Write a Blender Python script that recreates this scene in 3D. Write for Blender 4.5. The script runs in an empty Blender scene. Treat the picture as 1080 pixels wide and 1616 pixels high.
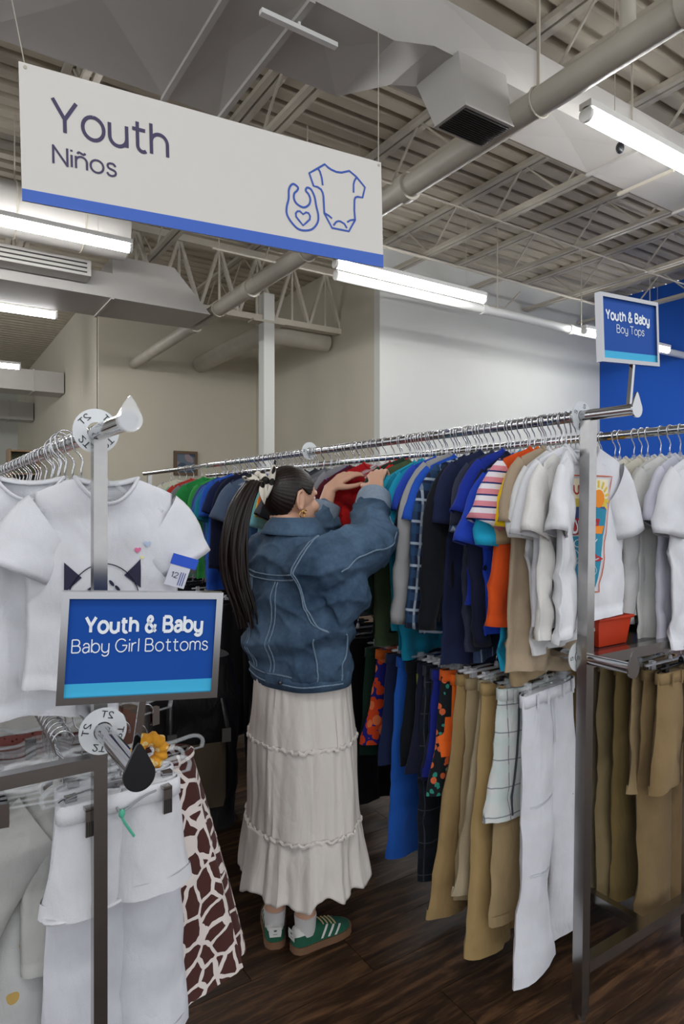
import bpy, bmesh, math, random
from mathutils import Vector as V, Matrix, noise, Euler
from mathutils.bvhtree import BVHTree
SC = bpy.context.scene
COL = SC.collection
PI = math.pi
R = math.radians

# ------------------------------------------------------------------ camera, world, exposure
cam_d = bpy.data.cameras.new('camera')
cam = bpy.data.objects.new('camera', cam_d)
COL.objects.link(cam)
cam.location = (0, 0, 1.52)
cam.rotation_euler = (R(90), 0, -math.atan2(.549, .836))
cam_d.sensor_fit = 'AUTO'
cam_d.sensor_width = 36
cam_d.lens = 1020 / 1616 * 36
cam_d.shift_y = -13 / 1616
cam_d.clip_start = .05
cam_d.clip_end = 200
SC.camera = cam
w = bpy.data.worlds.new('world')
SC.world = w
w.use_nodes = True
w.node_tree.nodes['Background'].inputs[0].default_value = (.93, .96, 1, 1)
w.node_tree.nodes['Background'].inputs[1].default_value = .95
SC.view_settings.view_transform = 'Standard'
SC.view_settings.look = 'None'
SC.view_settings.gamma = 1
SC.view_settings.use_curve_mapping = False
SC.view_settings.exposure = 0.4
SC.cycles.use_denoising = True
SC.cycles.max_bounces = 8
SC.cycles.transparent_max_bounces = 24
TUBE_POWER = 38.0

# ------------------------------------------------------------------ small helpers
def lin(h):
    h = h.lstrip('#')
    out = []
    for i in (0, 2, 4):
        c = int(h[i:i + 2], 16) / 255
        out.append(c / 12.92 if c <= .04045 else ((c + .055) / 1.055) ** 2.4)
    return (*out, 1)

MATS = {}
def mat(key, col='#888888', rough=.6, metal=0, bump=0, bscale=200, vary=0, vscale=6, emit=0, alpha=1, pattern=None, sheen=0, trans=0, ior=1.45, stretch=None, spec=.5, objvary=0, wrinkle=0):
    if key in MATS: return MATS[key]
    m = bpy.data.materials.new(key.replace(' ', '_'))
    m.use_nodes = True
    nt = m.node_tree
    N, L = nt.nodes, nt.links
    b = N['Principled BSDF']
    c = lin(col)
    b.inputs['Base Color'].default_value = c
    b.inputs['Roughness'].default_value = rough
    b.inputs['Metallic'].default_value = metal
    b.inputs['IOR'].default_value = ior
    b.inputs['Specular IOR Level'].default_value = spec
    if sheen: b.inputs['Sheen Weight'].default_value = sheen
    if trans: b.inputs['Transmission Weight'].default_value = trans
    if alpha < 1: b.inputs['Alpha'].default_value = alpha
    if emit:
        b.inputs['Emission Color'].default_value = c
        b.inputs['Emission Strength'].default_value = emit
    tc = N.new('ShaderNodeTexCoord')
    src = tc.outputs['Object']
    if stretch:
        mp = N.new('ShaderNodeMapping')
        mp.inputs['Scale'].default_value = stretch
        L.new(src, mp.inputs[0]); ssrc = mp.outputs[0]
    else: ssrc = src
    colsock = None
    if pattern:
        colsock = pattern(nt, src, c)
    if vary or objvary:
        nz = N.new('ShaderNodeTexNoise')
        nz.inputs['Scale'].default_value = vscale
        nz.inputs['Detail'].default_value = 5
        L.new(ssrc, nz.inputs['Vector'])
        mr = N.new('ShaderNodeMapRange')
        mr.inputs[1].default_value = .3; mr.inputs[2].default_value = .7
        mr.inputs[3].default_value = 1 - vary; mr.inputs[4].default_value = 1 + vary * .6
        L.new(nz.outputs[0], mr.inputs[0])
        fac = mr.outputs[0]
        if objvary:
            oi = N.new('ShaderNodeObjectInfo')
            m2 = N.new('ShaderNodeMapRange')
            m2.inputs[3].default_value = 1 - objvary; m2.inputs[4].default_value = 1 + objvary
            L.new(oi.outputs['Random'], m2.inputs[0])
            mm = N.new('ShaderNodeMath'); mm.operation = 'MULTIPLY'
            L.new(fac, mm.inputs[0]); L.new(m2.outputs[0], mm.inputs[1]); fac = mm.outputs[0]
        vm = N.new('ShaderNodeVectorMath'); vm.operation = 'SCALE'
        if colsock is None: vm.inputs[0].default_value = c[:3]
        else: L.new(colsock, vm.inputs[0])
        L.new(fac, vm.inputs['Scale'])
        colsock = vm.outputs[0]
    if colsock is not None: L.new(colsock, b.inputs['Base Color'])
    if bump:
        nb = N.new('ShaderNodeTexNoise')
        nb.inputs['Scale'].default_value = bscale
        nb.inputs['Detail'].default_value = 4
        L.new(ssrc, nb.inputs['Vector'])
        if wrinkle:
            n2 = N.new('ShaderNodeTexNoise'); n2.inputs['Scale'].default_value = 15; n2.inputs['Detail'].default_value = 2.5; n2.inputs['Distortion'].default_value = .4
            mpw = N.new('ShaderNodeMapping'); mpw.inputs['Scale'].default_value = (1.3, 1, .55); L.new(src, mpw.inputs[0]); L.new(mpw.outputs[0], n2.inputs['Vector'])
            ab = mth(nt, 'MULTIPLY', mth(nt, 'ABSOLUTE', mth(nt, 'SUBTRACT', n2.outputs[0], .5)), wrinkle)
            hsum = mth(nt, 'ADD', mth(nt, 'MULTIPLY', nb.outputs[0], .12), ab)
        bp = N.new('ShaderNodeBump')
        bp.inputs['Strength'].default_value = bump
        bp.inputs['Distance'].default_value = .004
        L.new(hsum if wrinkle else nb.outputs[0], bp.inputs['Height'])
        if wrinkle: bp.inputs['Distance'].default_value = .012
        L.new(bp.outputs[0], b.inputs['Normal'])
    MATS[key] = m
    return m

def mixcol(nt, fac, a, b):
    n = nt.nodes.new('ShaderNodeMix'); n.data_type = 'RGBA'
    nt.links.new(fac, n.inputs[0])
    for k, s in ((6, a), (7, b)):
        if isinstance(s, tuple): n.inputs[k].default_value = s
        else: nt.links.new(s, n.inputs[k])
    return n.outputs[2]
def mth(nt, op, a, b=0.0):
    n = nt.nodes.new('ShaderNodeMath'); n.operation = op
    for k, s in ((0, a), (1, b)):
        if isinstance(s, (int, float)): n.inputs[k].default_value = s
        else: nt.links.new(s, n.inputs[k])
    return n.outputs[0]
def axis(nt, src, i):
    n = nt.nodes.new('ShaderNodeSeparateXYZ'); nt.links.new(src, n.inputs[0]); return n.outputs[i]
def stripes(axis_i, period, duty, col2, phase=0.0):
    def f(nt, src, c):
        a = mth(nt, 'FRACT', mth(nt, 'ADD', mth(nt, 'MULTIPLY', axis(nt, src, axis_i), 1 / period), 50 + phase))
        return mixcol(nt, mth(nt, 'LESS_THAN', a, duty), c, lin(col2))
    return f
def two_stripes(col2, col3, period):
    def f(nt, src, c):
        z = axis(nt, src, 2)
        a = mth(nt, 'FRACT', mth(nt, 'ADD', mth(nt, 'MULTIPLY', z, 1 / period), 50.0))
        s = mixcol(nt, mth(nt, 'LESS_THAN', a, .5), c, lin(col2))
        b = mth(nt, 'LESS_THAN', mth(nt, 'ABSOLUTE', mth(nt, 'SUBTRACT', a, .5)), .07)
        return mixcol(nt, b, s, lin(col3))
    return f
def plaid(period, col2, col3, thin=.06, wide=.35):
    def f(nt, src, c):
        o = c
        for i in (0, 2):
            a = mth(nt, 'FRACT', mth(nt, 'ADD', mth(nt, 'MULTIPLY', axis(nt, src, i), 1 / period), 50.0))
            o = mixcol(nt, mth(nt, 'MULTIPLY', mth(nt, 'LESS_THAN', a, wide), .5), o, lin(col2))
            t = mth(nt, 'LESS_THAN', mth(nt, 'ABSOLUTE', mth(nt, 'SUBTRACT', a, wide * 1.6)), thin)
            o = mixcol(nt, mth(nt, 'MULTIPLY', t, .8), o, lin(col3))
        return o
    return f
def voro(scale, col2, thr, feature='F1', col3=None, gt=False):
    def f(nt, src, c):
        v = nt.nodes.new('ShaderNodeTexVoronoi')
        v.feature = feature
        v.inputs['Scale'].default_value = scale
        nz = nt.nodes.new('ShaderNodeTexNoise'); nz.inputs['Scale'].default_value = scale * .8
        nt.links.new(src, nz.inputs['Vector'])
        va = nt.nodes.new('ShaderNodeVectorMath'); va.operation = 'MULTIPLY_ADD'
        nt.links.new(nz.outputs[1], va.inputs[0]); va.inputs[1].default_value = (.6 / scale,) * 3
        nt.links.new(src, va.inputs[2]); nt.links.new(va.outputs[0], v.inputs['Vector'])
        k = mth(nt, 'GREATER_THAN' if gt else 'LESS_THAN', v.outputs['Distance'], thr)
        o = mixcol(nt, k, c, lin(col2))
        if col3:
            v2 = nt.nodes.new('ShaderNodeTexVoronoi'); v2.inputs['Scale'].default_value = scale * .7
            nt.links.new(src, v2.inputs['Vector'])
            o = mixcol(nt, mth(nt, 'LESS_THAN', v2.outputs['Distance'], thr * .9), o, lin(col3))
        return o
    return f

def tag(o, label, cat, group=None, kind=None):
    o['label'] = label
    if cat: o['category'] = cat
    if group: o['group'] = group
    if kind: o['kind'] = kind
    return o
def struct(o, label):
    o['kind'] = 'structure'; o['label'] = label
    return o
def empty(name, loc=(0, 0, 0), rot=(0, 0, 0), parent=None):
    o = bpy.data.objects.new(name, None)
    COL.objects.link(o)
    o.empty_display_size = .05
    o.location = loc; o.rotation_euler = rot
    if parent: o.parent = parent
    return o
def link(name, me, m, parent=None, loc=(0, 0, 0), rot=(0, 0, 0), scale=(1, 1, 1)):
    if not me.materials: me.materials.append(None)
    o = bpy.data.objects.new(name, me)
    COL.objects.link(o)
    s = o.material_slots[0]
    s.link = 'OBJECT'; s.material = m
    o.location = loc; o.rotation_euler = rot; o.scale = scale
    if parent: o.parent = parent
    return o
def copy_tree(o, parent=None):
    c = o.copy(); COL.objects.link(c)
    if parent: c.parent = parent
    for ch in list(o.children): copy_tree(ch, c)
    return c

def frame_of(d, up=None):
    d = d.normalized()
    u = up or (V((0, 0, 1)) if abs(d.z) < .9 else V((1, 0, 0)))
    a = d.cross(u).normalized()
    return a, a.cross(d).normalized()

class MB:
    def __init__(s): s.v = []; s.f = []
    def add(s, vs, fs):
        n = len(s.v)
        s.v += [tuple(p) for p in vs]
        s.f += [tuple(i + n for i in q) for q in fs]
        return s
    def box(s, lo, hi, M=None):
        x0, y0, z0 = lo; x1, y1, z1 = hi
        vs = [V(p) for p in ((x0,y0,z0),(x1,y0,z0),(x1,y1,z0),(x0,y1,z0),(x0,y0,z1),(x1,y0,z1),(x1,y1,z1),(x0,y1,z1))]
        if M: vs = [M @ p for p in vs]
        return s.add(vs, [(3,2,1,0),(4,5,6,7),(0,1,5,4),(1,2,6,5),(2,3,7,6),(3,0,4,7)])
    def hexa(s, b, t):
        return s.add(list(b) + list(t), [(3,2,1,0),(4,5,6,7),(0,1,5,4),(1,2,6,5),(2,3,7,6),(3,0,4,7)])
    def bar(s, p0, p1, a, b=None, up=None):
        p0, p1 = V(p0), V(p1); b = b or a
        x, y = frame_of(p1 - p0, up)
        q = [x * (a/2) + y * (b/2), x * (-a/2) + y * (b/2), x * (-a/2) - y * (b/2), x * (a/2) - y * (b/2)]
        return s.hexa([p0 + k for k in q], [p1 + k for k in q])
    def tube(s, pts, r, n=10, caps=True, rb=None, up=None, closed=False):
        pts = [V(p) for p in pts]; k = len(pts)
        if not isinstance(r, (list, tuple)): r = [r] * k
        if rb is None: rb = r
        elif not isinstance(rb, (list, tuple)): rb = [rb] * k
        vs = []; fs = []
        a = None
        for i, p in enumerate(pts):
            if closed: d = pts[(i + 1) % k] - pts[i - 1]
            else: d = pts[min(i + 1, k - 1)] - pts[max(i - 1, 0)]
            if d.length < 1e-9: d = V((0, 0, 1))
            d.normalize()
            if a is None or up: a, b = frame_of(d, up)
            else:
                a = (a - d * a.dot(d)).normalized(); b = a.cross(d).normalized()
            for j in range(n):
                t = 2 * PI * j / n
                vs.append(p + a * (r[i] * math.cos(t)) + b * (rb[i] * math.sin(t)))
        m = k if closed else k - 1
        for i in range(m):
            for j in range(n):
                i2 = (i + 1) % k
                fs.append((i*n + j, i*n + (j+1) % n, i2*n + (j+1) % n, i2*n + j))
        if caps and not closed:
            fs.append(tuple(range(n - 1, -1, -1))); fs.append(tuple((k-1)*n + j for j in range(n)))
        return s.add(vs, fs)
    def cyl(s, p0, p1, r, n=16): return s.tube([p0, p1], r, n)
    def ball(s, c, r, n=12, m=8, M=None):
        rx, ry, rz = (r, r, r) if isinstance(r, (int, float)) else r
        vs = []; fs = []
        c = V(c)
        for i in range(m + 1):
            a = PI * i / m
            for j in range(n):
                t = 2 * PI * j / n
                p = V((rx * math.sin(a) * math.cos(t), ry * math.sin(a) * math.sin(t), rz * math.cos(a)))
                vs.append(c + (M @ p if M else p))
        for i in range(m):
            for j in range(n):
                fs.append((i*n + j, (i+1)*n + j, (i+1)*n + (j+1) % n, i*n + (j+1) % n))
        return s.add(vs, fs)
    def grid(s, fn, nu, nv, wrap=False):
        vs = []; fs = []
        cu = nu if wrap else nu + 1
        for j in range(nv + 1):
            for i in range(cu): vs.append(fn(i / nu, j / nv))
        for j in range(nv):
            for i in range(nu):
                i2 = (i + 1) % cu
                fs.append((j*cu + i, j*cu + i2, (j+1)*cu + i2, (j+1)*cu + i))
        return s.add(vs, fs)
    def prism(s, poly, y0, y1):
        # outline in x,z extruded along y
        n = len(poly)
        vs = [(x, y0, z) for x, z in poly] + [(x, y1, z) for x, z in poly]
        fs = [tuple(range(n)), tuple(range(2*n - 1, n - 1, -1))]
        for i in range(n): fs.append((i, i + n, (i+1) % n + n, (i+1) % n))
        return s.add(vs, fs)
    def ribbon(s, pts, wd, y, closed=False, th=.002):
        # flat stroke in the x,z plane
        k = len(pts); L = []; Rr = []
        for i in range(k):
            p = V(pts[i])
            a = V(pts[i-1]) if (i > 0 or closed) else p
            b = V(pts[(i+1) % k]) if (i < k-1 or closed) else p
            d = (b - a); d = d.normalized() if d.length > 1e-9 else V((1, 0))
            nn = V((-d.y, d.x)) * wd / 2
            L.append(p + nn); Rr.append(p - nn)
        vs = []
        for i in range(k): vs += [(L[i].x, y, L[i].y), (Rr[i].x, y, Rr[i].y), (L[i].x, y + th, L[i].y), (Rr[i].x, y + th, Rr[i].y)]
        fs = []
        for i in range(k if closed else k - 1):
            a, b = i*4, ((i+1) % k)*4
            fs += [(a, a+1, b+1, b), (a+2, b+2, b+3, a+3), (a, b, b+2, a+2), (a+1, a+3, b+3, b+1)]
        return s.add(vs, fs)
    def mesh(s, name='mesh', smooth=False, angle=None):
        me = bpy.data.meshes.new(name)
        me.from_pydata(s.v, [], s.f)
        me.validate(); me.update()
        if smooth:
            me.polygons.foreach_set('use_smooth', [True] * len(me.polygons))
            if angle: me.set_sharp_from_angle(angle=R(angle))
        return me
    def build(s, name, m, parent=None, smooth=False, angle=40, **k):
        return link(name, s.mesh(name, smooth, angle if smooth else None), m, parent, **k)

def spline(pts, n=6, closed=False):
    pts = [V(p) for p in pts]; k = len(pts); out = []
    for i in range(k if closed else k - 1):
        if closed: p0, p1, p2, p3 = pts[i-1], pts[i], pts[(i+1) % k], pts[(i+2) % k]
        else: p0, p1, p2, p3 = pts[max(i-1, 0)], pts[i], pts[i+1], pts[min(i+2, k-1)]
        for j in range(n):
            t = j / n
            out.append(.5 * ((2*p1) + (p2-p0)*t + (2*p0-5*p1+4*p2-p3)*t*t + (3*p1-p0-3*p2+p3)*t**3))
    if not closed: out.append(pts[-1])
    return out

def arc(cx, cy, rx, ry, a0, a1, n=14):
    return [(cx + rx * math.cos(R(a0 + (a1 - a0) * k / n)), cy + ry * math.sin(R(a0 + (a1 - a0) * k / n))) for k in range(n + 1)]
def sp2(*p): return [tuple(q)[:2] for q in spline([(x, y, 0) for x, y in p], 5)]
def el(cx, cy, rx, ry): return arc(cx, cy, rx, ry, 90, 450, 24)
SS = sp2((.34,.40),(.27,.49),(.17,.51),(.06,.47),(.03,.38),(.08,.30),(.19,.26),(.30,.22),(.35,.13),(.30,.03),(.18,-.01),(.07,.02),(0,.11))
ARCH = arc(.21, .29, .21, .21, 180, 0)
GLYPH = {
 'Y': (.54, [[(0,.72),(.27,.3),(.54,.72)], [(.27,.32),(.27,0)]]), 'o': (.5, [el(.25,.25,.25,.26)]),
 'u': (.42, [[(0,.5)] + arc(.21,.2,.21,.21,180,360) + [(.42,.5)], [(.42,.5),(.42,0)]]),
 't': (.34, [[(.13,.68)] + arc(.26,.13,.13,.14,180,310), [(0,.5),(.33,.5)]]),
 'h': (.42, [[(0,.72),(0,0)], [(0,.27)] + ARCH + [(.42,0)]]), 'n': (.42, [[(0,.5),(0,0)], [(0,.27)] + ARCH + [(.42,0)]]),
 'ñ': (.42, [[(0,.5),(0,0)], [(0,.27)] + ARCH + [(.42,0)], sp2((.06,.60),(.12,.67),(.21,.64),(.30,.61),(.37,.68))]),
 'N': (.52, [[(0,0),(0,.72),(.52,0),(.52,.72)]]), 'i': (.04, [[(.02,0),(.02,.5)], [(.02,.63),(.02,.71)]]), 's': (.35, [SS]),
 'S': (.48, [[(x * 1.36, y * 1.42) for x, y in SS]]), 'l': (.04, [[(.02,.74),(.02,0)]]),
 'B': (.5, [[(0,0),(0,.72)], [(0,.72),(.26,.72)] + arc(.26,.55,.17,.17,90,-90) + [(0,.38)], [(0,.38),(.3,.38)] + arc(.3,.19,.19,.19,90,-90) + [(0,0)]]),
 'a': (.38, [sp2((.03,.38),(.09,.48),(.2,.51),(.32,.47),(.37,.35)) + [(.37,0)], [(.37,.29),(.2,.29)] + sp2((.18,.29),(.06,.25),(0,.14),(.05,.03),(.17,-.01),(.3,.05),(.37,.16))]),
 'b': (.47, [[(0,.74),(0,0)], el(.235,.25,.235,.26)]), 'p': (.47, [[(0,.5),(0,-.22)], el(.235,.25,.235,.26)]),
 'y': (.42, [[(0,.5)] + arc(.21,.2,.21,.21,180,360), [(.42,.5)] + arc(.21,-.02,.21,.2,0,-150)]),
 'G': (.68, [arc(.34,.36,.34,.37,42,360) + [(.40,.36)]]), 'r': (.26, [[(0,.5),(0,0)], arc(.22,.26,.22,.24,180,80)]),
 'm': (.66, [[(0,.5),(0,0)], [(0,.3)] + arc(.165,.33,.165,.18,180,0) + [(.33,0)], [(.33,.3)] + arc(.495,.33,.165,.18,180,0) + [(.66,0)]]),
 'T': (.54, [[(0,.72),(.54,.72)], [(.27,.72),(.27,0)]]), 'M': (.64, [[(0,0),(0,.72),(.32,.2),(.64,.72),(.64,0)]]),
 '&': (.58, [sp2((.58,0),(.34,.26),(.14,.48),(.11,.6),(.19,.72),(.3,.72),(.36,.6),(.28,.49),(.09,.35),(.02,.2),(.08,.05),(.22,-.01),(.38,.05),(.5,.2),(.54,.36))]),
 '2': (.44, [sp2((.02,.53),(.08,.67),(.22,.73),(.36,.67),(.41,.53),(.34,.37),(.16,.18),(0,.02)) + [(0,0),(.44,0)]]), '1': (.2, [[(0,.58),(.16,.72),(.16,0)]]),
 'O': (.7, [el(.35,.36,.35,.37)]), 'E': (.44, [[(.44,.72),(0,.72),(0,0),(.44,0)], [(0,.37),(.4,.37)]]), 'L': (.4, [[(0,.72),(0,0),(.4,0)]]),
 'U': (.54, [[(0,.72)] + arc(.27,.26,.27,.27,180,360) + [(.54,.72)]]), 'D': (.58, [[(0,0),(0,.72),(.2,.72)] + arc(.22,.36,.36,.36,90,-90) + [(0,0)]]),
 'C': (.62, [arc(.35,.36,.35,.37,45,315)]), 'A': (.6, [[(0,0),(.3,.72),(.6,0)], [(.12,.25),(.48,.25)]]), ' ': (.14, []),
}
def text_geo(body, weight):
    mb = MB(); x = 0; joints = []; layer = 0
    for ch in body:
        wd, strokes = GLYPH[ch]
        parts_ = []
        for st in strokes:
            cur = [st[0]]
            for i in range(1, len(st) - 1):
                cur.append(st[i])
                d0 = V(st[i]) - V(st[i-1]); d1 = V(st[i+1]) - V(st[i])
                if d0.length > 1e-6 and d1.length > 1e-6 and d0.angle(d1) > .7: parts_.append(cur); cur = [st[i]]; joints.append((x + st[i][0], st[i][1]))
            cur.append(st[-1]); parts_.append(cur)
        for st in parts_:
            layer += 1
            mb.ribbon([(x + p[0], p[1]) for p in st], weight, layer * 5e-5, st[0] == st[-1] if len(st) > 3 else False, 0)
        x += wd + .11 + weight * .35
    mb.f = mb.f[0::4]          # front faces of the strokes only
    for q_, (jx, jz) in enumerate(joints): mb.add([(jx + weight / 2 * math.cos(2*PI*k/10), (layer + q_ + 1) * 5e-5, jz + weight / 2 * math.sin(2*PI*k/10)) for k in range(10)], [tuple(range(10))])
    return [V((a, c, b_)) for a, b_, c in mb.v], mb.f
def lettering(body, x0, x1, base, cap, y, m, parent, bold=.075, mirror=False, name='lettering', fn=None, label=None, rot=0, at=(0, 0)):
    # fitted between x0 and x1 on its baseline, capitals "cap" high, facing -y
    vs, fs = text_geo(body, bold)
    a = min(v.x for v in vs); b = max(v.x for v in vs)
    sx = (x1 - x0) / (b - a); sz = cap / .72
    out = []
    for v in vs:
        x, z = x0 + (v.x - a) * sx, base + v.y * sz
        if mirror: x = x0 + x1 - x
        if rot:
            c, s_ = math.cos(rot), math.sin(rot)
            x, z = x * c - z * s_ + at[0], x * s_ + z * c + at[1]
        q_ = fn(x, z) if fn else (x, y, z)
        out.append((q_[0], q_[1] - v.z, q_[2]))
    mb = MB(); mb.add(out, fs if not mirror else [f[::-1] for f in fs])
    o = mb.build(name, m, parent)
    if label: o['label'] = label
    return o

ORD = 'first second third fourth fifth sixth seventh eighth ninth tenth eleventh twelfth thirteenth fourteenth fifteenth sixteenth seventeenth eighteenth nineteenth'.split()
TENS = {2: 'twent', 3: 'thirt', 4: 'fort', 5: 'fift', 6: 'sixt', 7: 'sevent', 8: 'eight', 9: 'ninet'}
def ordinal(i):
    if i <= 19: return ORD[i-1]
    t, u = divmod(i, 10)
    return TENS[t] + 'ieth' if u == 0 else TENS[t] + 'y-' + ORD[u-1]
def rnd(seed): return random.Random(seed)

# ------------------------------------------------------------------ shared materials
M_wall = mat('painted_wall', '#cfd0ca', .85, vary=.04, vscale=.6, bump=.15, bscale=40)
M_wall_shade = mat('painted_wall_shade', '#bfb9a8', .85, vary=.05, vscale=.6, bump=.15, bscale=40)  # wall paint again, darkened and warmed to put shadow into the side walls
M_blue_wall = mat('blue_wall_paint', '#0f4fb0', .8, vary=.05, vscale=.8)
M_deck = mat('deck_steel', '#b4ab9a', .6, vary=.12, vscale=1.5)
M_steel = mat('painted_steel', '#b7b0a2', .55, vary=.08, vscale=3)
M_duct = mat('duct_metal', '#b5b2ad', .5, metal=.1, vary=.08, vscale=1.2)
M_dark = mat('dark_grille', '#2b2826', .6)
M_pipe = mat('pipe_paint', '#b0aa9d', .5, vary=.08, vscale=4)
M_white_m = mat('white_enamel', '#dcdcd8', .4)
M_tube = mat('lamp_tube', '#ffffff', .4, emit=TUBE_POWER)
M_chrome = mat('chrome', '#b9b9bb', .1, metal=1)
M_chrome_d = mat('chrome_worn', '#a8a6a4', .22, metal=1, vary=.06, vscale=30)
M_wire = mat('hook_wire', '#c9c9cb', .18, metal=1)
M_clear = mat('clear_plastic', '#e6eaec', .12, alpha=.24, spec=.8)
M_clear2 = mat('clear_plastic_cap', '#f4f6f8', .05, alpha=.3, spec=1)
M_wplastic = mat('white_plastic', '#dcdce0', .35)
M_black = mat('black_plastic', '#15161a', .35)
M_sign_w = mat('sign_white', '#dad7d1', .6)
M_sign_b = mat('sign_blue', '#3f68c4', .55)
M_ink = mat('sign_ink', '#45405f', .6)
M_line = mat('icon_ink', '#3b5bb4', .6)
M_sblue = mat('card_blue', '#154a9e', .6, spec=.2)
M_scyan = mat('card_cyan', '#43aed8', .6, spec=.2)
M_stext = mat('card_text', '#e6ecf2', .5)
M_disk = mat('disk_plastic', '#e4e8ea', .35, alpha=.88)
M_dink = mat('disk_ink', '#2a2c33', .6)

# ------------------------------------------------------------------ setting: floor, walls, ceiling
def wood(nt, src, c):
    N, L = nt.nodes, nt.links
    oi = N.new('ShaderNodeObjectInfo')
    add = N.new('ShaderNodeVectorMath'); add.operation = 'MULTIPLY_ADD'
    cmb = N.new('ShaderNodeCombineXYZ')
    L.new(oi.outputs['Random'], cmb.inputs[0]); L.new(oi.outputs['Random'], cmb.inputs[1])
    L.new(cmb.outputs[0], add.inputs[0]); add.inputs[1].default_value = (37, 91, 0); L.new(src, add.inputs[2])
    mp = N.new('ShaderNodeMapping'); mp.inputs['Scale'].default_value = (1.6, 14, 5); L.new(add.outputs[0], mp.inputs[0])
    nz = N.new('ShaderNodeTexNoise'); nz.inputs['Scale'].default_value = 2.2; nz.inputs['Detail'].default_value = 9; nz.inputs['Distortion'].default_value = .6
    nz.inputs['Roughness'].default_value = .65
    L.new(mp.outputs[0], nz.inputs['Vector'])
    cr = N.new('ShaderNodeValToRGB')
    e = cr.color_ramp.elements
    e[0].position = .3; e[0].color = lin('#1c120d')
    e[1].position = .7; e[1].color = lin('#6a4c33')
    k = cr.color_ramp.elements.new(.5); k.color = lin('#3a281a')
    L.new(nz.outputs[0], cr.inputs[0])
    return cr.outputs[0]
M_wood = mat('plank_wood', '#5b4330', .5, spec=.3, pattern=wood, vary=.2, vscale=2, objvary=.28, bump=.12, bscale=60, stretch=(1, 8, 1))
floor = MB().box((-9, -4, -.1), (13, 28, -.006)).build('floor', M_wood)
struct(floor, 'dark brown wood look plank floor of the store')
pm = MB().box((-.609, -.089, -.006), (.609, .089, 0)).mesh('plank')
rr = rnd(5)
for j in range(27):
    y = .35 + .18 * j
    off = rr.random() * 1.2
    for i in range(4 if j < 16 else 3):
        x = -.5 + off + i * 1.221
        link('plank', pm, M_wood, floor, loc=(x, y, 0))
def wallbox(name, lo, hi, m, label): return struct(MB().box(lo, hi).build(name, m), label)
DZ = 5.9
wallbox('wall_left', (3.03, 13.6, 0), (3.18, 26, DZ), M_wall_shade, 'shade-darkened cream side wall running to the far end of the store')
wallbox('wall_alcove', (3.03, 13.5, 0), (6.62, 13.65, DZ), M_wall_shade, 'shade-darkened cream wall of the recess behind the steel column')
wallbox('wall_return', (6.5, 8.9, 0), (6.65, 13.5, DZ), M_wall_shade, 'shade-darkened cream side of the projecting wall, in shade')
wallbox('wall_white', (6.5, 8.74, 0), (12.5, 8.9, DZ), M_wall, 'broad off-white wall under the roof deck')
wallbox('wall_blue', (12.5, -3, 0), (12.65, 8.9, DZ), M_blue_wall, 'deep blue painted side wall')
wallbox('wall_far', (-9, 26, 0), (3.1, 26.15, DZ), M_wall, 'pale far end wall of the store')
ceil = struct(MB().box((-9, -3, DZ + .09), (12.7, 26.1, DZ + .16)).build('ceiling', M_deck), 'ribbed grey steel roof deck')
def deck_mesh():
    mb = MB(); prof = []
    for k in range(4):
        y = k * .25
        prof += [(y, .085), (y + .05, .085), (y + .07, 0), (y + .215, 0), (y + .235, .085)]
    prof.append((1.0, .085))
    vs = []; fs = []
    for x in (-9, 12.6):
        vs += [(x, y, z) for y, z in prof]
    n = len(prof)
    for i in range(n - 1): fs.append((i, i + 1, n + i + 1, n + i))
    return mb.add(vs, fs).mesh('deck_panel')
dm = deck_mesh()
for k in range(29): link('deck_panel', dm, M_deck, ceil, loc=(0, -3 + k, DZ))

# ------------------------------------------------------------------ ceiling steel
web_m = {}
JX = [-2.2, -.45, 1.3, 3.05, 4.8, 6.55, 8.25, 10.05, 11.75]
for i, x in enumerate(JX):
    y1 = 13.45 if x < 6.3 else 8.7
    y0 = .3
    L_ = y1 - y0
    j = empty('roof_joist', (x, y0, DZ - .58))
    tag(j, f'open web steel roof joist, {ordinal(len(JX) - i)} counting from the blue wall', 'joist', 'roof joists')
    MB().box((-.09, 0, .52), (-.015, L_, .575)).box((.015, 0, .52), (.09, L_, .575)).build('top_chord', M_steel, j)
    MB().box((-.075, 0, 0), (-.015, L_, .05)).box((.015, 0, 0), (.075, L_, .05)).build('bottom_chord', M_steel, j)
    n = int(L_ / .6)
    if 'a' not in web_m:
        web_m['a'] = MB().bar((0, 0, .02), (0, .55, .55), .022).mesh('web')
        web_m['b'] = MB().bar((0, .55, .55), (0, .6, .02), .02).mesh('web')
        web_m['b'] = MB().bar((0, 0, .55), (0, .55, .02), .022).mesh('web')
    for k in range(n):
        link('web', web_m['a' if k % 2 == 0 else 'b'], M_steel, j, loc=(0, .02 + k * .6, 0))
# girder with truss web, spanning to the shaded wall
g = empty('roof_girder', (2.4, 10, 4.63))
tag(g, 'steel truss girder resting on the square column and the wall', 'girder')
MB().box((0, -.08, 0), (4.1, .08, .1)).build('bottom_chord', M_steel, g)
MB().box((0, -.08, 1.05), (4.1, .08, 1.16)).build('top_chord', M_steel, g)
for k in range(6):
    x = .05 + k * .68
    MB().bar((x, 0, .06), (x + .34, 0, 1.1), .07, .05).build('web', M_steel, g)
    MB().bar((x + .34, 0, 1.1), (x + .68, 0, .06), .07, .05).build('web', M_steel, g)
    MB().bar((x + .34, 0, 1.1), (x + .34, 0, .06), .035, .035).build('web', M_steel, g)
c = empty('steel_column', (5.0, 9.97, 0))
tag(c, 'square cream painted steel column in front of the recessed wall', 'column')
MB().box((-.1, -.1, .02), (.1, .1, 5.1)).build('shaft', M_wall, c)
MB().box((-.16, -.16, 0), (.16, .16, .02)).build('base_plate', M_steel, c)
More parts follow.
